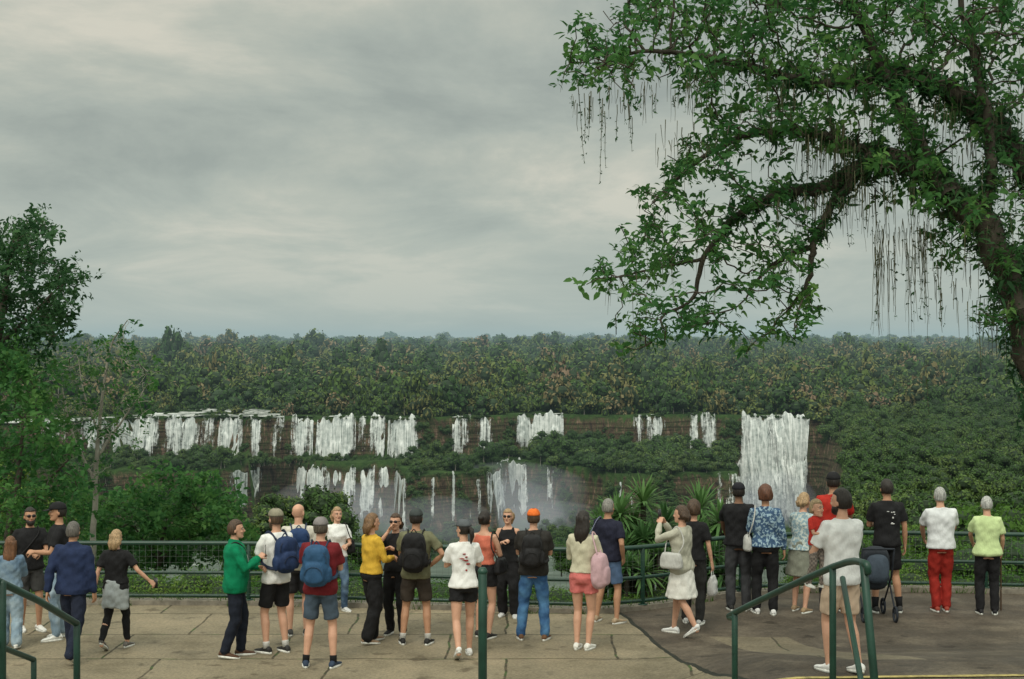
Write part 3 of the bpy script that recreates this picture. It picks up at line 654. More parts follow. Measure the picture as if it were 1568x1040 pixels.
for D,zt,L_,cnt in((Y1,-27,UPX,300),(Y2,-46,LOX[:-1],190)):
    xx=rng.uniform(-215,130,cnt); xx=xx[inside(xx,L_,0)]; cx.append(xx); cy.append(D(xx)+rng.uniform(-2.4,2.5,len(xx))); cz.append(np.full(len(xx),zt-.6)); cs.append(rng.uniform(.5,1.5,len(xx)))
xx=rng.uniform(-180,90,420); xx=xx[inside(xx,UPX,0)]; cx.append(xx); cy.append(Y1(xx)-rng.uniform(6,11,len(xx))); cz.append(np.full(len(xx),-45.)); cs.append(rng.uniform(.9,2.6,len(xx)))
cx,cy,cz,cs=map(np.concatenate,(cx,cy,cz,cs)); kc=len(cx)
PT=np.concatenate([np.stack([x,y,z-.6],1)[a],np.stack([cx,cy,cz-cs*.4],1)]); RT=np.concatenate([rz[a],np.stack([rng.uniform(-.3,.3,kc),rng.uniform(-.3,.3,kc),rng.uniform(0,6.28,kc)],1)])
ST=np.concatenate([np.stack([sc,sc,sc*tall],1)[a],np.stack([cs,cs,cs*rng.uniform(.8,1.4,kc)],1)])
instancer('gorge_forest',PT,RT,ST,rng.integers(0,5,len(PT)),midp)
a=near; k=a.sum(); instancer('hillside_forest',np.stack([x,y,z-.8],1)[a],rz[a],np.stack([sc,sc,sc*tall],1)[a]*1.05,rng.integers(0,4,k),nearp)
print('gorge',n,time.time()-T0)

# ---------------------------------------------------------------- waterfalls
m,nt,b=newmat('falling_water')
P_=pos(nt); n1=noise(nt,scaled(nt,P_,(1.0,.05,.045)),2.1,7,.72); n2=noise(nt,scaled(nt,P_,(.34,.03,.04)),1.0,3,.5); n3=noise(nt,P_,.55,5,.7)
uvn=nt.nodes.new('ShaderNodeAttribute'); uvn.attribute_name='edge'
a=math_(nt,'ADD',math_(nt,'MULTIPLY',n1,1.2),math_(nt,'MULTIPLY',n2,1.5)); a=math_(nt,'ADD',a,math_(nt,'MULTIPLY',math_(nt,'SUBTRACT',n3,.5),.8)); a=math_(nt,'SUBTRACT',a,uvn.outputs['Fac'])
a=math_(nt,'MULTIPLY',math_(nt,'SUBTRACT',a,1.14),3.2,clamp=True); nt.links.new(a,b.inputs['Alpha'])
cf=math_(nt,'ADD',math_(nt,'MULTIPLY',n1,.7),math_(nt,'MULTIPLY',n3,.3))
cr=ramp(nt,cf,[(.38,(.20,.23,.23)),(.47,(.40,.44,.43)),(.54,(.62,.65,.64)),(.63,(.82,.84,.83))]); nt.links.new(cr.outputs[0],b.inputs['Base Color']); b.inputs['Roughness'].default_value=.9; b.inputs['Specular IOR Level'].default_value=.1
FALLM=m
def fall(px0,px1,D,ztop,zbot,flare=0,dens=0.0,shape=0,wob=1.6,botfade=.5):
    x0,x1=PX(px0,D),PX(px1,D); n=max(10,int(abs(x1-x0)/.5)); mz=34
    u=np.linspace(0,1,n); v=np.linspace(0,1,mz); U,Vv=np.meshgrid(u,v)
    xc=(x0+x1)/2; X=xc+(U-.5)*(x1-x0)*(1+flare*Vv)+shape*Vv
    Xt=x0+U*(x1-x0); ph=rng.uniform(0,9)
    zt=ztop+.9*np.sin(Xt/3+ph)+.8*np.sin(Xt*1.1+ph)+.5*np.sin(Xt*2.7)-.6
    lng=1+.13*np.sin(Xt/2.1+ph)+.10*np.sin(Xt*1.7)+.05*np.sin(Xt*4.1)
    Z=zt-Vv**1.3*(ztop-zbot)*lng
    st=ss((Vv-.35-.2*np.sin(Xt/2.7+ph))/.08)*1.0+ss((Vv-.68-.15*np.sin(Xt/1.9+ph))/.08)*1.2
    Yv=D(Xt)+1.0-(3.4+wob*.5)*np.sqrt(Vv+.02)-st*wob*.6-.4*np.sin(Xt/1.9+ph)*Vv
    V=np.stack([X,Yv,Z],-1).reshape(-1,3); idx=np.arange(n*mz).reshape(mz,n)
    Q=np.stack([idx[:-1,:-1],idx[:-1,1:],idx[1:,1:],idx[1:,:-1]],-1).reshape(-1,4)
    me=fastmesh('fall',V,Q,[FALLM],True)
    e=(.40*np.clip(1-np.minimum(U,1-U)*n*.20,0,1)+botfade*ss((Vv-.65)/.35)+.14*(Vv<.03)-dens).astype(np.float32); at=me.attributes.new('edge','FLOAT','POINT'); at.data.foreach_set('value',e.ravel())
    return link('waterfall',me)
UT,UB=-26.5,-46.5; LT,LB=-46.3,-74
for a,b_,de in UPS: fall(a,b_,Y1,UT,UB if a!=792 else -44.5,flare=.06 if a>440 else .15,dens=de+.04)
fall(1136,1240,Y1,UT+.4,-73,flare=-.02,dens=.36,shape=-4,wob=5.5,botfade=.25); fall(1142,1205,lambda x:Y1(x)-1.4,UT-1,-74,flare=.12,dens=.16,shape=-3,wob=6.5,botfade=.2)
fall(1112,1150,lambda x:Y2(x)-2,-46,-71,flare=.1,dens=.14,shape=-2,wob=3); fall(1205,1240,lambda x:Y2(x)-2,-45,-66,flare=.0,dens=.10,shape=-3,wob=3)
for a,b_,de,tz in((372,402,.12,LT),(455,500,.28,LT),(498,545,.24,LT),(552,574,.28,LT),(580,598,.16,LT),(602,626,.2,LT),(660,667,.04,LT),(692,697,.02,LT),(720,736,.16,-48),(745,772,.24,LT+.4),(774,806,.38,LT+.6),(838,848,.1,LT),(948,952,.06,-50),(964,970,.08,-49),(1098,1106,.1,LT)):
    fall(a,b_,Y2,tz,LB if a!=372 else -63,flare=.05 if a<700 else .22,dens=de+.04)
fall(762,803,lambda x:Y2(x)+7,-43.8,-47,flare=.3,dens=.3)
m,nt,b=newmat('river_rapids'); r=ramp(nt,noise(nt,scaled(nt,pos(nt),(.07,.34,.1)),1.6,7,.7),[(.42,(.04,.05,.042)),(.5,(.14,.16,.14)),(.57,(.6,.62,.6))]); nt.links.new(r.outputs[0],b.inputs['Base Color']); b.inputs['Roughness'].default_value=.6
xs2=np.arange(-215,135,2.0); ys2=np.arange(0,96,2.5); X,Yo=np.meshgrid(xs2,ys2); Yy=Y1(X)+Yo-.3; Z=np.maximum(terrain(X,Yy),-27)+.15+.3*np.sin(X/3+Yo/2)
idx=np.arange(X.size).reshape(X.shape); Q=np.stack([idx[:-1,:-1],idx[:-1,1:],idx[1:,1:],idx[1:,:-1]],-1).reshape(-1,4)
cxs=X.reshape(-1)[Q].mean(1); cyo=Yo.reshape(-1)[Q].mean(1)
wv=8*np.sin(cxs/5.0)+6*np.sin(cyo/6+cxs/9)
isl=(np.sin(cxs/6.5+cyo/9)+np.sin(cyo/7-cxs/11))>.65
kq=((cxs>RX0+wv*.4)&(cxs<RX1)&(cyo<64+wv))&~isl|((cxs<RX0)&(cyo<26+wv*.6)&~isl)|(inside(cxs,UPN,-1.2)&(cyo<3))
link('upper_river',fastmesh('rapids',np.stack([X,Yy,Z],-1).reshape(-1,3),Q[kq],[m],True))

def glowmat(name,sig,col,k):
    m=bpy.data.materials.new(name); m.use_nodes=True; nt=m.node_tree; nt.nodes.clear(); o=nt.nodes.new('ShaderNodeOutputMaterial')
    ab=nt.nodes.new('ShaderNodeVolumeAbsorption'); ab.inputs['Color'].default_value=(0,0,0,1); ab.inputs['Density'].default_value=sig
    e=nt.nodes.new('ShaderNodeEmission'); e.inputs[0].default_value=(*col,1); e.inputs[1].default_value=sig*k  # volume emits its own pale colour in place of scattered sky light
    ad=nt.nodes.new('ShaderNodeAddShader'); nt.links.new(ab.outputs[0],ad.inputs[0]); nt.links.new(e.outputs[0],ad.inputs[1]); nt.links.new(ad.outputs[0],o.inputs['Volume']); return m
mb=MB(); vv=[(x,y,z) for x in(-6000,6000) for y in(300,9500) for z in(-120,70)]
mb.add(vv,[(0,1,3,2),(4,6,7,5),(0,4,5,1),(2,3,7,6),(0,2,6,4),(1,5,7,3)]); link('valley_haze',mb.mesh('haze',[glowmat('glowing_haze',.00013,(.68,.96,1.0),.45)],False))  # aerial haze added as a self-glowing, absorbing box
MIST=glowmat('spray',.0125,(.90,.98,1.0),.58)  # spray at the falls; its whiteness is emission, not light it catches
for px,py,D,rx,ry,rz_ in((500,782,Y2,24,8,13),(588,792,Y2,24,9,15),(668,800,Y2,22,8,10),(782,790,Y2,22,9,15),(850,805,Y2,26,8,10),(1178,768,Y2,20,7,13),(1150,788,Y2,28,8,10),(782,760,Y2,34,9,14)):
    x=PX(px,D); y=float(D(x))-17; mb=MB(); c=W(px,py,y)
    v,f=ell((0,0,0),(rx,ry,rz_),20,12); mb.add(v,f); o=link('waterfall_spray',mb.mesh('spray',[MIST]),None,(c[0],c[1],c[2]))

# ---------------------------------------------------------------- terrace
RAIL=[(-90,833),(200,833),(420,834),(640,838),(880,843),(960,841),(1040,834),(1110,825),(1200,820),(1300,817),(1440,818),(1568,820),(1680,822)]
RH=.9
rp=[]
for px,py in RAIL:
    d=(CAMZ-RH)*F/(py-HY); rp.append(((px-CX)/F*d,d))
rp=catmull([(a,b,0) for a,b in rp],5)[:,:2]
def edge(x): return np.interp(x,rp[:,0],rp[:,1])+.18
def gz(x,y):
    x=np.asarray(x,float);y=np.asarray(y,float)
    r=.51*ss((18.4-y)/3.9)*ss((x-1.4)/1.5); st=np.clip((13.6-y)*.22,0,2.3)+0*x
    st2=np.clip((15.4-y)*.21,0,.40)*(1-ss((x-1.4)/1.5))
    return np.maximum(r+st,r+st+st2)
m,nt,b=newmat('terrace_paving')
P_=pos(nt); nz=N(nt,'ShaderNodeTexNoise',Scale=1.3,Detail=4.0); nt.links.new(P_,nz.inputs['Vector'])
va=nt.nodes.new('ShaderNodeVectorMath'); va.operation='MULTIPLY_ADD'; nt.links.new(nz.outputs['Color'],va.inputs[0]); va.inputs[1].default_value=(.14,.14,0); nt.links.new(P_,va.inputs[2])
bk=N(nt,'ShaderNodeTexBrick',Scale=1.0); bk.offset=.35; nt.links.new(va.outputs[0],bk.inputs['Vector'])
bk.inputs['Brick Width'].default_value=2.1; bk.inputs['Row Height'].default_value=1.45; bk.inputs['Mortar Size'].default_value=.022; bk.inputs['Mortar Smooth'].default_value=.6
bk.inputs['Color1'].default_value=(.24,.205,.145,1); bk.inputs['Color2'].default_value=(.31,.265,.19,1)
mg=ramp(nt,noise(nt,P_,3.0,3),[(.42,(.11,.09,.06)),(.52,(.05,.045,.03)),(.60,(.06,.10,.03))]); nt.links.new(mg.outputs[0],bk.inputs['Mortar'])
big=ramp(nt,noise(nt,P_,.9,7,.7),[(.33,(.60,.59,.55)),(.5,(.95,.94,.9)),(.68,(1.2,1.15,1.1))]); fine=ramp(nt,noise(nt,P_,26,5,.75),[(.32,(.60,.60,.60)),(.68,(1.2,1.2,1.17))])
def mul(a,c):
    q=nt.nodes.new('ShaderNodeMix'); q.data_type='RGBA'; q.blend_type='MULTIPLY'; q.inputs[0].default_value=1; nt.links.new(a,q.inputs[6]); nt.links.new(c,q.inputs[7]); return q.outputs[2]
st_=ramp(nt,noise(nt,P_,3.2,3,.5),[(.30,(.5,.48,.45)),(.40,(1,1,1))])
slab=mul(mul(mul(bk.outputs['Color'],big.outputs[0]),fine.outputs[0]),st_.outputs[0])
asp=ramp(nt,noise(nt,P_,1.1,7,.7),[(.34,(.06,.048,.036)),(.5,(.095,.076,.058)),(.66,(.17,.14,.105))]); asp=mul(mul(asp.outputs[0],fine.outputs[0]),st_.outputs[0])
sx=nt.nodes.new('ShaderNodeSeparateXYZ'); nt.links.new(va.outputs[0],sx.inputs[0]); X_,Y_=sx.outputs[0],sx.outputs[1]
ln=math_(nt,'ADD',math_(nt,'SUBTRACT',X_,1.72),math_(nt,'MULTIPLY',math_(nt,'SUBTRACT',Y_,19.7),.14))
mask=math_(nt,'MULTIPLY',ln,40,clamp=True)
def band(v,a,b): return math_(nt,'MULTIPLY',math_(nt,'GREATER_THAN',v,a),math_(nt,'LESS_THAN',v,b))
dg=math_(nt,'ADD',X_,math_(nt,'MULTIPLY',Y_,.25))
patch=math_(nt,'MULTIPLY',band(dg,7.35,8.35),band(Y_,15.3,18.7))
mask=math_(nt,'MULTIPLY',mask,math_(nt,'SUBTRACT',1.0,math_(nt,'MULTIPLY',patch,.6)))
col=mixc(nt,mask,slab,asp)
jl=math_(nt,'LESS_THAN',math_(nt,'ABSOLUTE',ln),.03); col=mixc(nt,jl,col,(.02,.022,.015))
nt.links.new(col,b.inputs['Base Color']); rr=ramp(nt,noise(nt,P_,1.6,4),[(.3,(.6,.6,.6)),(.7,(.9,.9,.9))]); nt.links.new(rr.outputs[0],b.inputs['Roughness']); b.inputs['Specular IOR Level'].default_value=.3
bump(nt,b,noise(nt,P_,30,5,.7),.6,.012)
xg=np.arange(-14,15.01,.3); vg=np.linspace(0,1,60); X,Vv=np.meshgrid(xg,vg); Yg=3.0+(edge(X)-3.0)*Vv; Zg=gz(X,Yg)
idx=np.arange(X.size).reshape(X.shape); Q=np.stack([idx[:-1,:-1],idx[:-1,1:],idx[1:,1:],idx[1:,:-1]],-1).reshape(-1,4)
link('terrace_pavement',fastmesh('terrace',np.stack([X,Yg,Zg],-1).reshape(-1,3),Q,[m],True))
conc=simple('concrete_kerb',(.20,.18,.145),.9,9,.35,0,.4,.01)
mb=MB(); xk=np.arange(-14,15,.25); e=edge(xk)
prof=[(-.16,0.0),(-.16,.07),(.06,.07),(.06,-1.2),(-.16,-1.2)]
mb.add(*loft([np.array([(x,y+a,z) for a,z in prof]) for x,y in zip(xk,e)])); link('terrace_kerb',mb.mesh('kerb',[conc],False))
yl=simple('yellow_paint',(.42,.34,.12),.8,9,.5)
xl=np.linspace(2.3,7.5,60); V=[]
for x in xl:
    yc=14.12+.05*(x-2.3)
    for dy_ in(-.04,.04): V.append((x,yc+dy_,float(gz(x,yc+dy_))+.012))
link('yellow_line',fastmesh('line',V,[(2*i,2*i+2,2*i+3,2*i+1) for i in range(59)],[yl]))

GP=simple('green_paint',(.010,.045,.030),.4,6,.3,0,.15,.004); wirem=simple('wire',(.10,.12,.11),.5)
ra=empty('terrace_railing'); mb=MB()
path=np.array([(x,y+.1,0) for x,y in rp])
for h,r in((RH,.034),(RH*.52,.026),(.13,.022)): mb.add(*tube(path+[0,0,h],r,10))
seg=np.concatenate([[0],np.cumsum(np.linalg.norm(np.diff(path,axis=0),axis=1))]); tot=seg[-1]
for s_ in np.arange(.6,tot,1.95):
    x=np.interp(s_,seg,path[:,0]);y=np.interp(s_,seg,path[:,1]); mb.add(*tube([(x,y,0),(x,y,RH)],.032,10)); mb.add(*loft([ering((x,y,h),.07,.07,10) for h in(.071,.083)]))
link('rails_and_posts',mb.mesh('rails',[GP]),ra)
mb=MB()
for s_ in np.arange(.1,tot,.09):
    x=np.interp(s_,seg,path[:,0]);y=np.interp(s_,seg,path[:,1])-.03; mb.add(*tube([(x,y,.13),(x,y,RH-.02)],.0015,3,cap=False))
for h in np.arange(.17,RH,.09): mb.add(*tube(path+[0,-.03,h],.0015,3,cap=False))
link('wire_mesh',mb.mesh('wire',[wirem]),ra)
def hr(name,tubes):
    mb=MB()
    for P_,r in tubes: mb.add(*tube(P_,r,12))
    link(name,mb.mesh(name,[GP]))
def foot(p): return np.array([p[0],p[1],float(gz(p[0],p[1]))])
a=W(739,876,10.); hr('handrail_post',[([foot(a),a],.031),([a+[0,0,-.005],a+[0,0,.012]],.035),([foot(a),foot(a)+[0,0,.012]],.07)])
p1=W(1125,938,12.5);p2=W(1275,868,11.);p3=W(1322,862,10.3)
hr('stair_handrail',[(catmull([p1+[0,0,-.05],p1,p2,p3,p3+[.02,-.05,-.06]],4),.027),([foot(p1),p1],.027),([foot(p2),p2],.027),([foot(p3)+[.05,-.2,0],p3],.03),([W(1290,885,11.2),W(1325,1080,10.)],.022)])
q0=W(-60,862,10.);q1=W(118,955,11.6);q2=W(-60,966,10);q3=W(52,1010,11.)
hr('stair_handrail',[([q0,W(60,920,11.1),q1],.028),([q1,foot(q1)],.028),([W(4,892,10.5),foot(W(4,892,10.5))],.028),([q2,q3],.022),([q3,foot(q3)],.022)])
mb=MB()
for i in range(14):
    y1=13.3-i*.62; z=float(gz(0,y1-.62))
    mb.add([(xx,yy,zz) for xx in(-7,7) for yy in(y1-.62,y1) for zz in(z-.6,z-.04)],[(0,1,3,2),(4,6,7,5),(0,4,5,1),(2,3,7,6),(0,2,6,4),(1,5,7,3)])
link('concrete_stairs',mb.mesh('steps',[conc],False))
st=empty('baby_stroller',tuple(W(1338,0,19.9)[:2])+(0,)); mb=MB()
for sx in(-.22,.22):
    mb.add(*tube([(sx,-.25,1.0),(sx,-.1,.6),(sx,.35,.12)],.013,8)); mb.add(*tube([(sx,.1,.62),(sx,-.3,.12)],.013,8))
    for yy in(-.3,.35):
        P_=[(sx,yy+.1*math.cos(t),.11+.1*math.sin(t)) for t in np.linspace(0,6.28,14)]; mb.add(*tube(P_,.018,6))
mb.add(*tube([(-.22,-.25,1.0),(.22,-.25,1.0)],.015,8)); mb.add(*ell((0,.08,.55),(.2,.2,.16),14,8,3)); mb.add(*ell((0,-.08,.78),(.2,.12,.24),14,10,2.8)); mb.add(*ell((0,-.2,.72),(.16,.1,.2),14,10,3),1)
link('frame_and_seat',mb.mesh('stroller',[fabric((.03,.035,.045)),fabric((.06,.08,.11))]),st)

# ---------------------------------------------------------------- real trees (space colonisation)
def grow(limbs,att,step=.16,infl=1.2,kill=.22,iters=90,droop=.0):
    nodes=[];par=[];rad=[]
    for L_ in limbs:
        pts=catmull([p[:3] for p in L_['p']],6); rr=np.interp(np.linspace(0,1,len(pts)),np.linspace(0,1,len(L_['r'])),L_['r'])
        prev=-1
        if nodes and not L_.get('root'):
            A=np.array(nodes); prev=int(np.argmin(np.linalg.norm(A-pts[0],axis=1)))
        for i_,(p,r) in enumerate(zip(pts,rr)):
            if i_: p=p+rng.normal(size=3)*min(.02,r*.25)
            nodes.append(np.array(p));par.append(prev);rad.append(r);prev=len(nodes)-1
    nm=len(nodes); att=np.array(att)
    for it in range(iters):
        if len(att)==0: break
        kd=kdtree.KDTree(len(nodes))
        for i,p in enumerate(nodes): kd.insert(p,i)
        kd.balance(); acc={};alive=[]
        for a in att:
            co,i,ds=kd.find(a)
            if ds<kill: alive.append(False);continue
            alive.append(True)
            if ds<infl: acc.setdefault(i,[]).append((a-nodes[i])/ds)
        att=att[np.array(alive)]
        if not acc: break
        for i,ds in acc.items():
            d=np.sum(ds,axis=0)/len(ds)+rng.normal(size=3)*.18+np.array([0,0,-droop]); L2=np.linalg.norm(d)
            if L2<.05: continue
            nodes.append(nodes[i]+d/L2*step);par.append(i);rad.append(0)
        if len(nodes)>18000: break
    n=len(nodes); ch=np.zeros(n,int)
    for i in range(n-1,-1,-1):
        if par[i]>=0: ch[par[i]]+=1
    rs=np.zeros(n)
    for i in range(n-1,nm-1,-1):
        if ch[i]==0: rs[i]=.0042**2.2
        if par[i]>=nm: rs[par[i]]+=rs[i]
    for i in range(nm,n): rad[i]=min(.05,max(.004,rs[i]**(1/2.2)))
    return np.array(nodes),np.array(par),np.array(rad),nm,ch
def branchmesh(name,nodes,par,rad,nm,mat,parent,rs=1.0):
    sel=[i for i in range(len(nodes)) if par[i]>=0]; a=nodes[[par[i] for i in sel]]; b=nodes[sel]; rb=rad[sel]*rs; ra_=np.array([rad[par[i]] for i in sel])*rs
    small=np.array([i>=nm for i in sel]); ra_=np.where(small,np.minimum(ra_,rb*1.35),ra_)
    d=b-a; L=np.linalg.norm(d,axis=1)[:,None]+1e-6; d/=L; ref=np.where(np.abs(d[:,2:3])>.9,np.array([[1,0,0.]]),np.array([[0,0,1.]])); u=np.cross(d,ref); u/=np.linalg.norm(u,axis=1)[:,None]; w=np.cross(d,u)
    k=7; th=np.linspace(0,2*np.pi,k,endpoint=False); n=len(sel)
    off=np.cos(th)[None,:,None]*u[:,None,:]+np.sin(th)[None,:,None]*w[:,None,:]
    A=a[:,None,:]+off*ra_[:,None,None]-d[:,None,:]*(ra_*.3)[:,None,None]; B=b[:,None,:]+off*rb[:,None,None]+d[:,None,:]*(rb*.3)[:,None,None]
    V=np.concatenate([A,B],1).reshape(-1,3); base_=np.arange(n)[:,None]*2*k; j=np.arange(k)[None,:]; j2=(j+1)%k
    Q=np.stack([base_+j,base_+j2,base_+k+j2,base_+k+j],-1).reshape(-1,4)
    return link(name,fastmesh(name,V,Q,[mat],True),parent)
def leafcluster(seed,n,ln,wd,mat,spread=1.0,droop=.35):
    rg=np.random.default_rng(seed);V=[];Q=[]
    for i in range(n):
        a=i*2.4+rg.uniform(-.4,.4); el=rg.uniform(-.3,1.0); d=np.array([math.cos(a)*math.cos(el),math.sin(a)*math.cos(el),math.sin(el)])
        s=np.cross(d,[0,0,1.]); s/=np.linalg.norm(s)+1e-6; s=s*math.cos(.6*rg.normal())+np.cross(d,s)*math.sin(.6*rg.normal()); l=ln*rg.uniform(.65,1.15); w=wd*rg.uniform(.8,1.2)
        o=np.array([rg.normal()*.02,rg.normal()*.02,rg.uniform(-.06,.05)])*spread*ln/.1
        p0=o; p1=o+d*l*.35+np.array([0,0,-.02*l]); p2=o+d*l*.7+np.array([0,0,-droop*l*.35]); p3=o+d*l+np.array([0,0,-droop*l]); up=np.array([0,0,w*.25])
        b=len(V); V+=[p0,p1+s*w+up,p1,p1-s*w+up,p2+s*w*.8+up*.8,p2,p2-s*w*.8+up*.8,p3]
        Q+=[(b,b+2,b+1,b+1),(b,b+3,b+2,b+2),(b+1,b+2,b+5,b+4),(b+2,b+3,b+6,b+5),(b+4,b+5,b+7,b+7),(b+5,b+6,b+7,b+7)]
    mb=MB(); mb.add(V,[tuple(dict.fromkeys(q)) for q in Q]); return mb.mesh('leaf_cluster',[mat],True)
LEAFA=leafmat('tree_leaves',[(0,(.028,.095,.034)),(.4,(.05,.15,.044)),(.7,(.085,.205,.055)),(.95,(.14,.26,.07))],.45,.9)
LEAFD=leafmat('tree_leaves_dark',[(0,(.02,.060,.026)),(.5,(.04,.105,.042)),(.95,(.07,.155,.055))],.4,.9)
clA=[leafcluster(i,9,.090,.016,LEAFA,1.2) for i in range(6)]
clD=[leafcluster(10+i,12,.13,.027,LEAFD,1.4) for i in range(4)]
clB=[leafcluster(20+i,11,.13,.028,LEAFA,1.4) for i in range(4)]
def foliage(name,nodes,par,rad,nm,ch,protos,parent,dens=1.0,smin=.7,smax=1.25,maxr=.012,jit=.06):
    n=len(nodes); sel=np.array([i for i in range(nm,n) if rad[i]<maxr and (ch[i]==0 or rng.random()<dens)])
    reps=[sel]
    if dens>1: reps+= [sel[rng.random(len(sel))<(dens-1)]]
    sel=np.concatenate(reps); p=nodes[sel]+rng.normal(size=(len(sel),3))*jit
    k=len(p); rot=np.stack([rng.normal(size=k)*.5,rng.normal(size=k)*.5,rng.uniform(0,6.28,k)],1)
    return instancer(name,p,rot,rng.uniform(smin,smax,k),rng.integers(0,len(protos),k),protos,parent)

bt_=empty('overhanging_tree')
blobs=[(930,60,62,1),(885,110,36,.8),(955,120,42,.8),(1000,45,70,1.1),(1080,55,80,1.2),(1060,120,46,.8),(1150,60,90,1.3),(1250,40,95,1.4),(1350,50,100,1.5),(1450,40,95,1.4),(1540,50,75,1.2),(1190,160,52,.8),(1120,190,44,.8),(1080,245,56,.9),(1015,295,46,.8),(1150,255,54,.9),(1250,200,46,.7),(1330,165,58,1.1),(985,345,38,.7),(1330,255,46,.9),(1190,300,38,.5),(925,425,42,.7),(980,465,35,.6),(1005,400,42,.7),(1055,490,38,.7),(1065,350,45,.6),(955,515,24,.4),(1010,510,36,.6),(1100,405,30,.4),(1155,445,38,.6),(1205,505,36,.6),(1250,470,26,.4),(1140,535,26,.4),(1215,395,30,.3),(1400,290,46,.7),(1450,370,38,.6),(1490,300,38,.6),(1480,190,46,.7),(1550,245,36,.6),(1535,400,32,.5),(1545,140,46,.8),(1565,330,34,.5),(1520,490,28,.5),(1420,150,38,.6),(1400,220,50,.8),(1620,60,70,1),(1640,250,60,.8),(1200,-60,120,1.4),(1400,-70,120,1.4),(1040,-50,90,1),(1560,-60,90,1)]
att=[]
for px,py,r,w in blobs:
    k=int(r*r*.0155*(.6+.4*w))
    for i in range(k):
        a=rng.uniform(0,6.28); q=r*math.sqrt(rng.random())*1.08; d=12.6+rng.normal()*.7
        att.append(W(px+q*math.cos(a),py+q*math.sin(a)*.85,d))
def PL(L): return [W(a,b,c) for a,b,c in L]
limbs=[dict(p=PL([(1700,1180,12.2),(1650,760,12.1),(1592,590,12),(1552,450,12),(1502,345,12),(1430,272,12.1),(1350,240,12.3),(1280,282,12.5),(1200,298,12.8),(1130,328,13),(1078,395,13),(1062,455,13),(1020,480,12.9)]),r=[.20,.17,.14,.125,.12,.11,.09,.062,.045,.036,.026,.018,.012],root=True),
 dict(p=PL([(1310,262,12.4),(1262,338,12.4),(1245,378,12.3),(1238,430,12.3),(1205,478,12.4)]),r=[.042,.036,.03,.022,.013]),
 dict(p=PL([(1245,378,12.3),(1190,400,12.5),(1150,440,12.6)]),r=[.026,.02,.012]),
 dict(p=PL([(1700,500,12.6),(1640,350,12.5),(1572,255,12.5),(1510,182,12.5),(1440,132,12.5),(1370,112,12.6),(1290,128,12.7),(1190,112,12.8),(1090,88,12.9),(1000,78,12.9),(930,90,12.9)]),r=[.15,.13,.11,.095,.08,.065,.05,.04,.03,.02,.012],root=True),
 dict(p=PL([(1430,272,12.1),(1392,185,12.2),(1340,80,12.4),(1290,-30,12.4)]),r=[.07,.055,.045,.03]),
 dict(p=PL([(1350,240,12.3),(1250,205,12.5),(1150,205,12.8),(1065,250,13),(1000,310,13)]),r=[.05,.04,.03,.022,.012]),
 dict(p=PL([(1500,345,12),(1520,250,11.9),(1500,120,11.9),(1470,0,12)]),r=[.05,.045,.035,.025]),
 dict(p=PL([(1078,395,13),(1010,410,13),(940,425,13)]),r=[.018,.013,.008]),
 dict(p=PL([(1548,450,12),(1575,380,12),(1610,300,11.8)]),r=[.04,.035,.03])]
nd,pa,rd,nm,ch=grow(limbs,att,step=.11,infl=.95,kill=.155,iters=70,droop=.03)
print('bigtree nodes',len(nd),time.time()-T0)
branchmesh('branches',nd,pa,rd,nm,bark,bt_)
ep=[]
for i in range(nm):
    if rd[i]>.03 and pa[i]>=0:
        for k in range(int(rd[i]*170)):
            q=rng.normal(size=3); q/=np.linalg.norm(q); ep.append(nd[i]+(nd[pa[i]]-nd[i])*rng.random()+q*rd[i]*rng.uniform(.85,1.8))
foliage('leaves',nd,pa,rd,nm,ch,clA,bt_,.92,.65,1.2,.010,.05)
clE=[leafcluster(60+i,9,.07,.011,LEAFD,1.8,.8) for i in range(3)]
k=len(ep); instancer('epiphytes',np.array(ep),np.stack([rng.normal(size=k)*.8,rng.normal(size=k)*.8,rng.uniform(0,6.28,k)],1),rng.uniform(.5,1.4,k),rng.integers(0,3,k),clE,bt_)
vm=simple('hanging_roots',(.085,.085,.045),.9,6,.5); mb=MB()
def vine(p,L,r=.0035):
    k=max(4,int(L/.07)); P_=[];q=np.array(p,float); sx=rng.normal()*.003
    for j in range(k+1):
        P_.append(q.copy()); q=q+np.array([sx+rng.normal()*.004,rng.normal()*.004,-L/k])
    mb.add(*tube(P_,np.linspace(r,r*.35,k+1),4,cap=False))
    return P_
vl=[]
for px,py,L_ in((884,120,.75),(903,150,.35),(923,150,.75),(926,170,.5),(945,160,.3),(962,150,.35),(968,180,.3),(895,165,.3),(1418,560,.45)):
    vl+=vine(W(px,py,12.7),L_,.004)[2:]
for (x0,x1,y0,y1,l0,l1,n) in((1335,1372,340,400,.3,.85,30),(1385,1420,340,400,.3,.8,30),(1325,1430,320,370,.15,.4,34),(1225,1320,180,225,.2,.5,80),(1430,1560,330,470,.1,.4,80),(1150,1230,110,170,.1,.3,40),(970,1110,110,150,.1,.35,56),(870,970,130,160,.1,.3,24),(1300,1400,250,300,.2,.5,50),(1440,1568,150,300,.15,.45,70),(1180,1300,290,310,.1,.4,44),(1330,1560,120,200,.1,.4,50),(1490,1560,440,520,.1,.35,30),(1000,1100,180,230,.1,.35,30),(1250,1400,60,130,.1,.35,40)):
    for i in range(n):
        vv=vine(W(rng.uniform(x0,x1),rng.uniform(y0,y1),12.3+rng.normal()*.3),rng.uniform(l0,l1),rng.uniform(.0018,.0045))
        if rng.random()<.3: vl+=[q+rng.normal(size=3)*.008 for q in vv[1:] if rng.random()<.6]
far_=np.where(np.arange(len(nd))>nm)[0]
for i in rng.choice(far_,500): vine(nd[i],rng.uniform(.06,.34),.0022)
for i in range(nm):
    if rd[i]>.05:
        for k in range(5): vine(nd[i]+rng.normal(size=3)*rd[i]*.6,rng.uniform(.1,.4),.003)
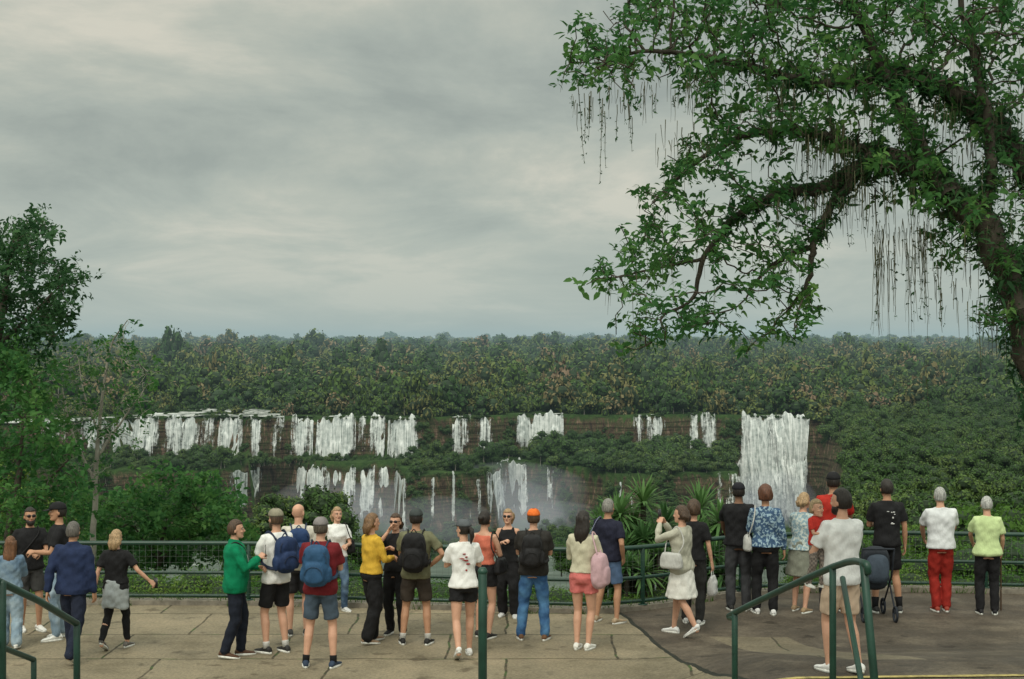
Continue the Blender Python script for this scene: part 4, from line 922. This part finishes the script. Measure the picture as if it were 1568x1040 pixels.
link('aerial_roots',mb.mesh('roots',[vm]),bt_)
clV=[leafcluster(80+i,4,.032,.008,LEAFD,1.2,.9) for i in range(3)]
k=len(vl); instancer('vine_leaves',np.array(vl),np.stack([rng.normal(size=k)*.8,rng.normal(size=k)*.8,rng.uniform(0,6.28,k)],1),rng.uniform(.4,1.2,k),rng.integers(0,3,k),clV,bt_)
print('bigtree',time.time()-T0)

def simpletree(name,d,trunk,blobs,step,protos,dens,smin,smax,mat,infl=1.6,kill=.35,dsp=1.2,dn=.012,iters=60,rs=1.0):
    e=empty(name); att=[]
    for px,py,r in blobs:
        for i in range(int(r*r*dn)+4):
            a=rng.uniform(0,6.28);q=r*math.sqrt(rng.random()); att.append(W(px+q*math.cos(a),py+q*math.sin(a),d+rng.normal()*dsp))
    limbs=[dict(p=PL([(a,b,d+dd) for a,b,dd in L_]),r=R_,root=(k==0)) for k,(L_,R_) in enumerate(trunk)]
    g=grow(limbs,att,step,infl,kill,iters)
    branchmesh('branches',g[0],g[1],g[2],g[3],mat,e,rs); foliage('leaves',*g,protos,e,dens,smin,smax,.02,.12)
    print(name,len(g[0])); return e
simpletree('broadleaf_tree',27,[([(-40,900,0),(-30,700,0),(-20,600,0),(0,500,0),(10,430,0),(20,370,0)],[.20,.17,.13,.09,.05,.025]),([(-10,540,0),(40,490,0),(90,440,.4)],[.06,.04,.018]),([(-20,600,0),(-60,480,.3),(-70,380,0)],[.1,.07,.03])],
 [(-20,400,60),(20,370,44),(60,352,32),(75,400,38),(40,430,52),(100,430,34),(30,480,50),(85,480,36),(0,520,48),(60,515,34),(-60,470,70),(118,440,15),(30,550,40)],.2,clD,1.3,.8,1.3,bark,2.0,.28,.9,.04)
simpletree('slender_tree',30,[([(140,930,0),(145,760,0),(150,680,0),(158,600,0),(170,530,.2),(195,490,0)],[.075,.06,.045,.032,.018,.009]),([(145,740,0),(110,660,0),(95,590,0)],[.04,.025,.01]),([(148,700,0),(190,640,.2),(225,590,0)],[.035,.022,.009]),([(150,660,0),(128,600,0),(120,550,.2)],[.025,.015,.009])],
 [(180,560,45),(225,565,30),(110,580,50),(60,590,50),(150,630,50),(215,610,34),(100,660,45),(195,520,14),(205,650,36),(140,700,40),(180,545,32),(120,560,40),(160,590,50)],.2,clB,.55,.5,1.0,palebark,1.8,.27,1.0,.022)
simpletree('shrub_tree',25,[([(10,950,0),(15,800,0),(30,720,0),(35,640,0)],[.1,.08,.05,.02]),([(15,800,0),(70,740,0),(110,700,0)],[.05,.03,.01])],
 [(15,600,60),(50,660,55),(10,720,60),(80,720,48),(40,780,55),(110,770,42),(0,560,44),(20,830,50),(90,820,40),(60,600,40)],.2,clB,1.2,.75,1.25,bark,1.8,.28,1.0,.030)
simpletree('shrub_tree',34,[([(240,930,0),(245,850,0),(255,800,0)],[.08,.06,.03]),([(245,860,0),(300,800,0),(330,780,0)],[.05,.03,.01]),([(245,860,0),(200,800,0)],[.04,.015])],
 [(200,785,42),(250,760,46),(300,765,46),(345,790,40),(230,820,45),(290,825,45),(170,820,40),(355,830,36),(140,790,34)],.2,clB,1.4,1.0,1.6,bark,1.8,.28,1.0,.05)

U1=leafmat('undergrowth_leaves',[(0,(.03,.08,.018)),(.4,(.06,.15,.028)),(.7,(.11,.21,.035)),(.95,(.18,.26,.06))],.3,.8)
bushp=[crown(90+i,9,600,.030,U1,bark,1.0,True,.15) for i in range(4)]
pts=[];sc=[]
for i in range(250):
    px=rng.uniform(-100,1680); x=(px-CX)/F*22; e_=float(edge(x)); k_=1.45 if px<560 else (1.25 if px<900 or px>1130 else 1.0); s_=rng.uniform(.36,.6)*k_; y=e_+rng.uniform(.15,2.6)+s_*.9
    z=-.35-(y-e_)*.22
    pts.append((x*(y/22),y,z)); sc.append(s_)
for px,py,d,s_ in((380,795,40,1.5),(420,806,42,1.5),(470,815,44,1.5),(520,835,44,1.4),(90,810,33,1.3),(30,800,31,1.3),(1290,830,40,1.2),(1400,830,38,1.3),(1500,820,36,1.4),(1560,800,38,1.5),(1230,840,38,1.2),(860,822,24.5,.42),(900,835,25,.45),(1180,812,30,.6),(600,866,30,.9),(680,874,30,.9),(560,854,34,1.0),(740,872,28,.8),(800,868,27,.7),(1320,800,60,1.8),(1420,790,60,2.0),(1520,780,60,2.0)):
    p=W(px,py,d); pts.append((p[0],p[1],p[2]-s_*1.3)); sc.append(s_)
n=len(pts); instancer('undergrowth',np.array(pts),np.stack([np.zeros(n),np.zeros(n),rng.uniform(0,6.28,n)],1),np.array(sc),rng.integers(0,4,n),bushp)
gm=leafmat('grass_blades',[(0,(.03,.07,.015)),(.6,(.07,.14,.03)),(1,(.13,.16,.055))],.3,1.5); V=[];Q=[]
for i in range(9000):
    x=rng.uniform(-9,10); y=float(edge(x))+rng.uniform(-.24,.5); inn=y<edge(x)-.16; z0=0.0 if inn else (.06 if y<edge(x)+.05 else -.3)
    if inn and math.sin(x*3)+math.sin(x*7.3)<.5: continue
    if not inn and z0>0 and rng.random()<.7: continue
    h=rng.uniform(.04,.14) if z0>=0 else rng.uniform(.15,.55); a=rng.uniform(0,6.28); w=.007; b=len(V)
    V+=[(x-w*math.cos(a),y-w*math.sin(a),z0),(x+w*math.cos(a),y+w*math.sin(a),z0),(x+rng.normal()*.05,y+rng.normal()*.05,z0+h)]; Q.append((b,b+1,b+2))
link('grass',fastmesh('grass',V,Q,[gm]))
ym=leafmat('yucca_leaves',[(0,(.04,.095,.035)),(.5,(.075,.17,.055)),(1,(.14,.25,.08))],.3,1.5)
def yucca(px,py,d,sc):
    e=empty('yucca_plant',tuple(W(px,py,d))); mb=MB(); g=-2.4
    heads=[(0,0,0)]+[(rng.uniform(-.45,.45)*sc,rng.uniform(-.3,.3),rng.uniform(-.6,-.15)*sc) for _ in range(3)]
    for h in heads:
        h=np.array(h); mb.add(*tube([(h[0]*.2,h[1]*.2,g),h*[.7,.7,.6]+[0,0,-.3],h],[.07,.05,.045],8),1)
        for i in range(60):
            a=i*2.4+rng.uniform(-.2,.2); el=math.radians(rng.uniform(-20,82)); L=sc*rng.uniform(.45,.68); d0=np.array([math.cos(a)*math.cos(el),math.sin(a)*math.cos(el),math.sin(el)]); s=np.array([-math.sin(a),math.cos(a),0])*.026
            V=[];dr=.30*L
            for t,w in((0,.6),(.35,1),(.7,.75),(1,.03)):
                c=h+d0*L*t+np.array([0,0,-dr*t*t]); V+=[c+s*w,c-s*w]
            mb.add(V,[(0,1,3,2),(2,3,5,4),(4,5,7,6)],0)
    link('rosettes',mb.mesh('yucca',[ym,bark],False),e)
for a in((950,788,23.4,1.1),(985,770,24,1.2),(1018,802,23.2,1.0),(1072,780,23.8,1.15),(1102,800,23,.95),(925,826,22.6,.85),(1010,850,22.4,.85),(960,870,22.2,.8),(1090,850,22.6,.8),(985,830,22.8,.85)): yucca(*a)

# ---------------------------------------------------------------- sky and light
w=bpy.data.worlds.new('World'); scene.world=w; w.use_nodes=True; nt=w.node_tree; bg=nt.nodes['Background']
sky=nt.nodes.new('ShaderNodeTexSky'); sky.sky_type='NISHITA'; sky.sun_disc=False; SE,SR=math.radians(52),math.radians(200); sky.sun_elevation=SE; sky.sun_rotation=SR
tc=nt.nodes.new('ShaderNodeTexCoord').outputs['Generated']; sp=nt.nodes.new('ShaderNodeSeparateXYZ'); nt.links.new(tc,sp.inputs[0])
zz=math_(nt,'ADD',math_(nt,'MAXIMUM',sp.outputs[2],0.0),.15); cb=nt.nodes.new('ShaderNodeCombineXYZ')
nt.links.new(math_(nt,'DIVIDE',sp.outputs[0],zz),cb.inputs[0]); nt.links.new(math_(nt,'DIVIDE',sp.outputs[1],zz),cb.inputs[1])
sk=nt.nodes.new('ShaderNodeVectorMath'); sk.operation='ADD'; nt.links.new(cb.outputs[0],sk.inputs[0]); sk.inputs[1].default_value=(11.3,5.1,0)
n1=N(nt,'ShaderNodeTexNoise',Scale=1.25,Detail=9.0,Roughness=.60,Distortion=.35); nt.links.new(scaled(nt,sk.outputs[0],(1,.8,1)),n1.inputs['Vector'])
n0=N(nt,'ShaderNodeTexNoise',Scale=.33,Detail=3.0,Roughness=.5,Distortion=.2); nt.links.new(sk.outputs[0],n0.inputs['Vector'])
cn=math_(nt,'ADD',math_(nt,'MULTIPLY',n1.outputs['Fac'],.62),math_(nt,'MULTIPLY',n0.outputs['Fac'],.38))
cl=ramp(nt,cn,[(.40,(.33,.37,.335)),(.47,(.40,.44,.39)),(.53,(.48,.505,.435)),(.60,(.64,.62,.52))])
hz=math_(nt,'SUBTRACT',1.0,math_(nt,'MULTIPLY',sp.outputs[2],8.0),clamp=True)
c2=mixc(nt,math_(nt,'MULTIPLY',hz,.75),cl.outputs[0],(.45,.505,.46))
up=math_(nt,'MULTIPLY',math_(nt,'SUBTRACT',sp.outputs[2],.28),1.8,clamp=True); bh=math_(nt,'MULTIPLY',math_(nt,'MAXIMUM',math_(nt,'MULTIPLY',sp.outputs[1],-1.0),0.0),1.3)
g=math_(nt,'ADD',math_(nt,'ADD',math_(nt,'MULTIPLY',up,1.4),bh),1.0)
vm_=nt.nodes.new('ShaderNodeVectorMath'); vm_.operation='SCALE'; nt.links.new(c2,vm_.inputs[0]); nt.links.new(math_(nt,'MULTIPLY',g,10.2),vm_.inputs[3])
nt.links.new(mixc(nt,.95,sky.outputs[0],vm_.outputs[0]),bg.inputs['Color']); bg.inputs['Strength'].default_value=.1
sl_=bpy.data.lights.new('sun','SUN'); sl_.energy=1.5; sl_.angle=math.radians(25); sl_.color=(1,.93,.80); so=bpy.data.objects.new('sun',sl_); scene.collection.objects.link(so)
so.rotation_euler=(math.radians(90)-SE,0,math.radians(-20)); so.location=(0,0,40)
cam=bpy.data.cameras.new('camera'); cam.sensor_width=36; cam.lens=50; cam.clip_end=60000; co=bpy.data.objects.new('camera',cam); scene.collection.objects.link(co)
co.location=(0,0,CAMZ); co.rotation_euler=(math.radians(90)+math.atan((HY-519.9)/F),0,0); scene.camera=co
scene.view_settings.view_transform='Standard'; scene.view_settings.look='None'; scene.view_settings.exposure=0
print('done',time.time()-T0)
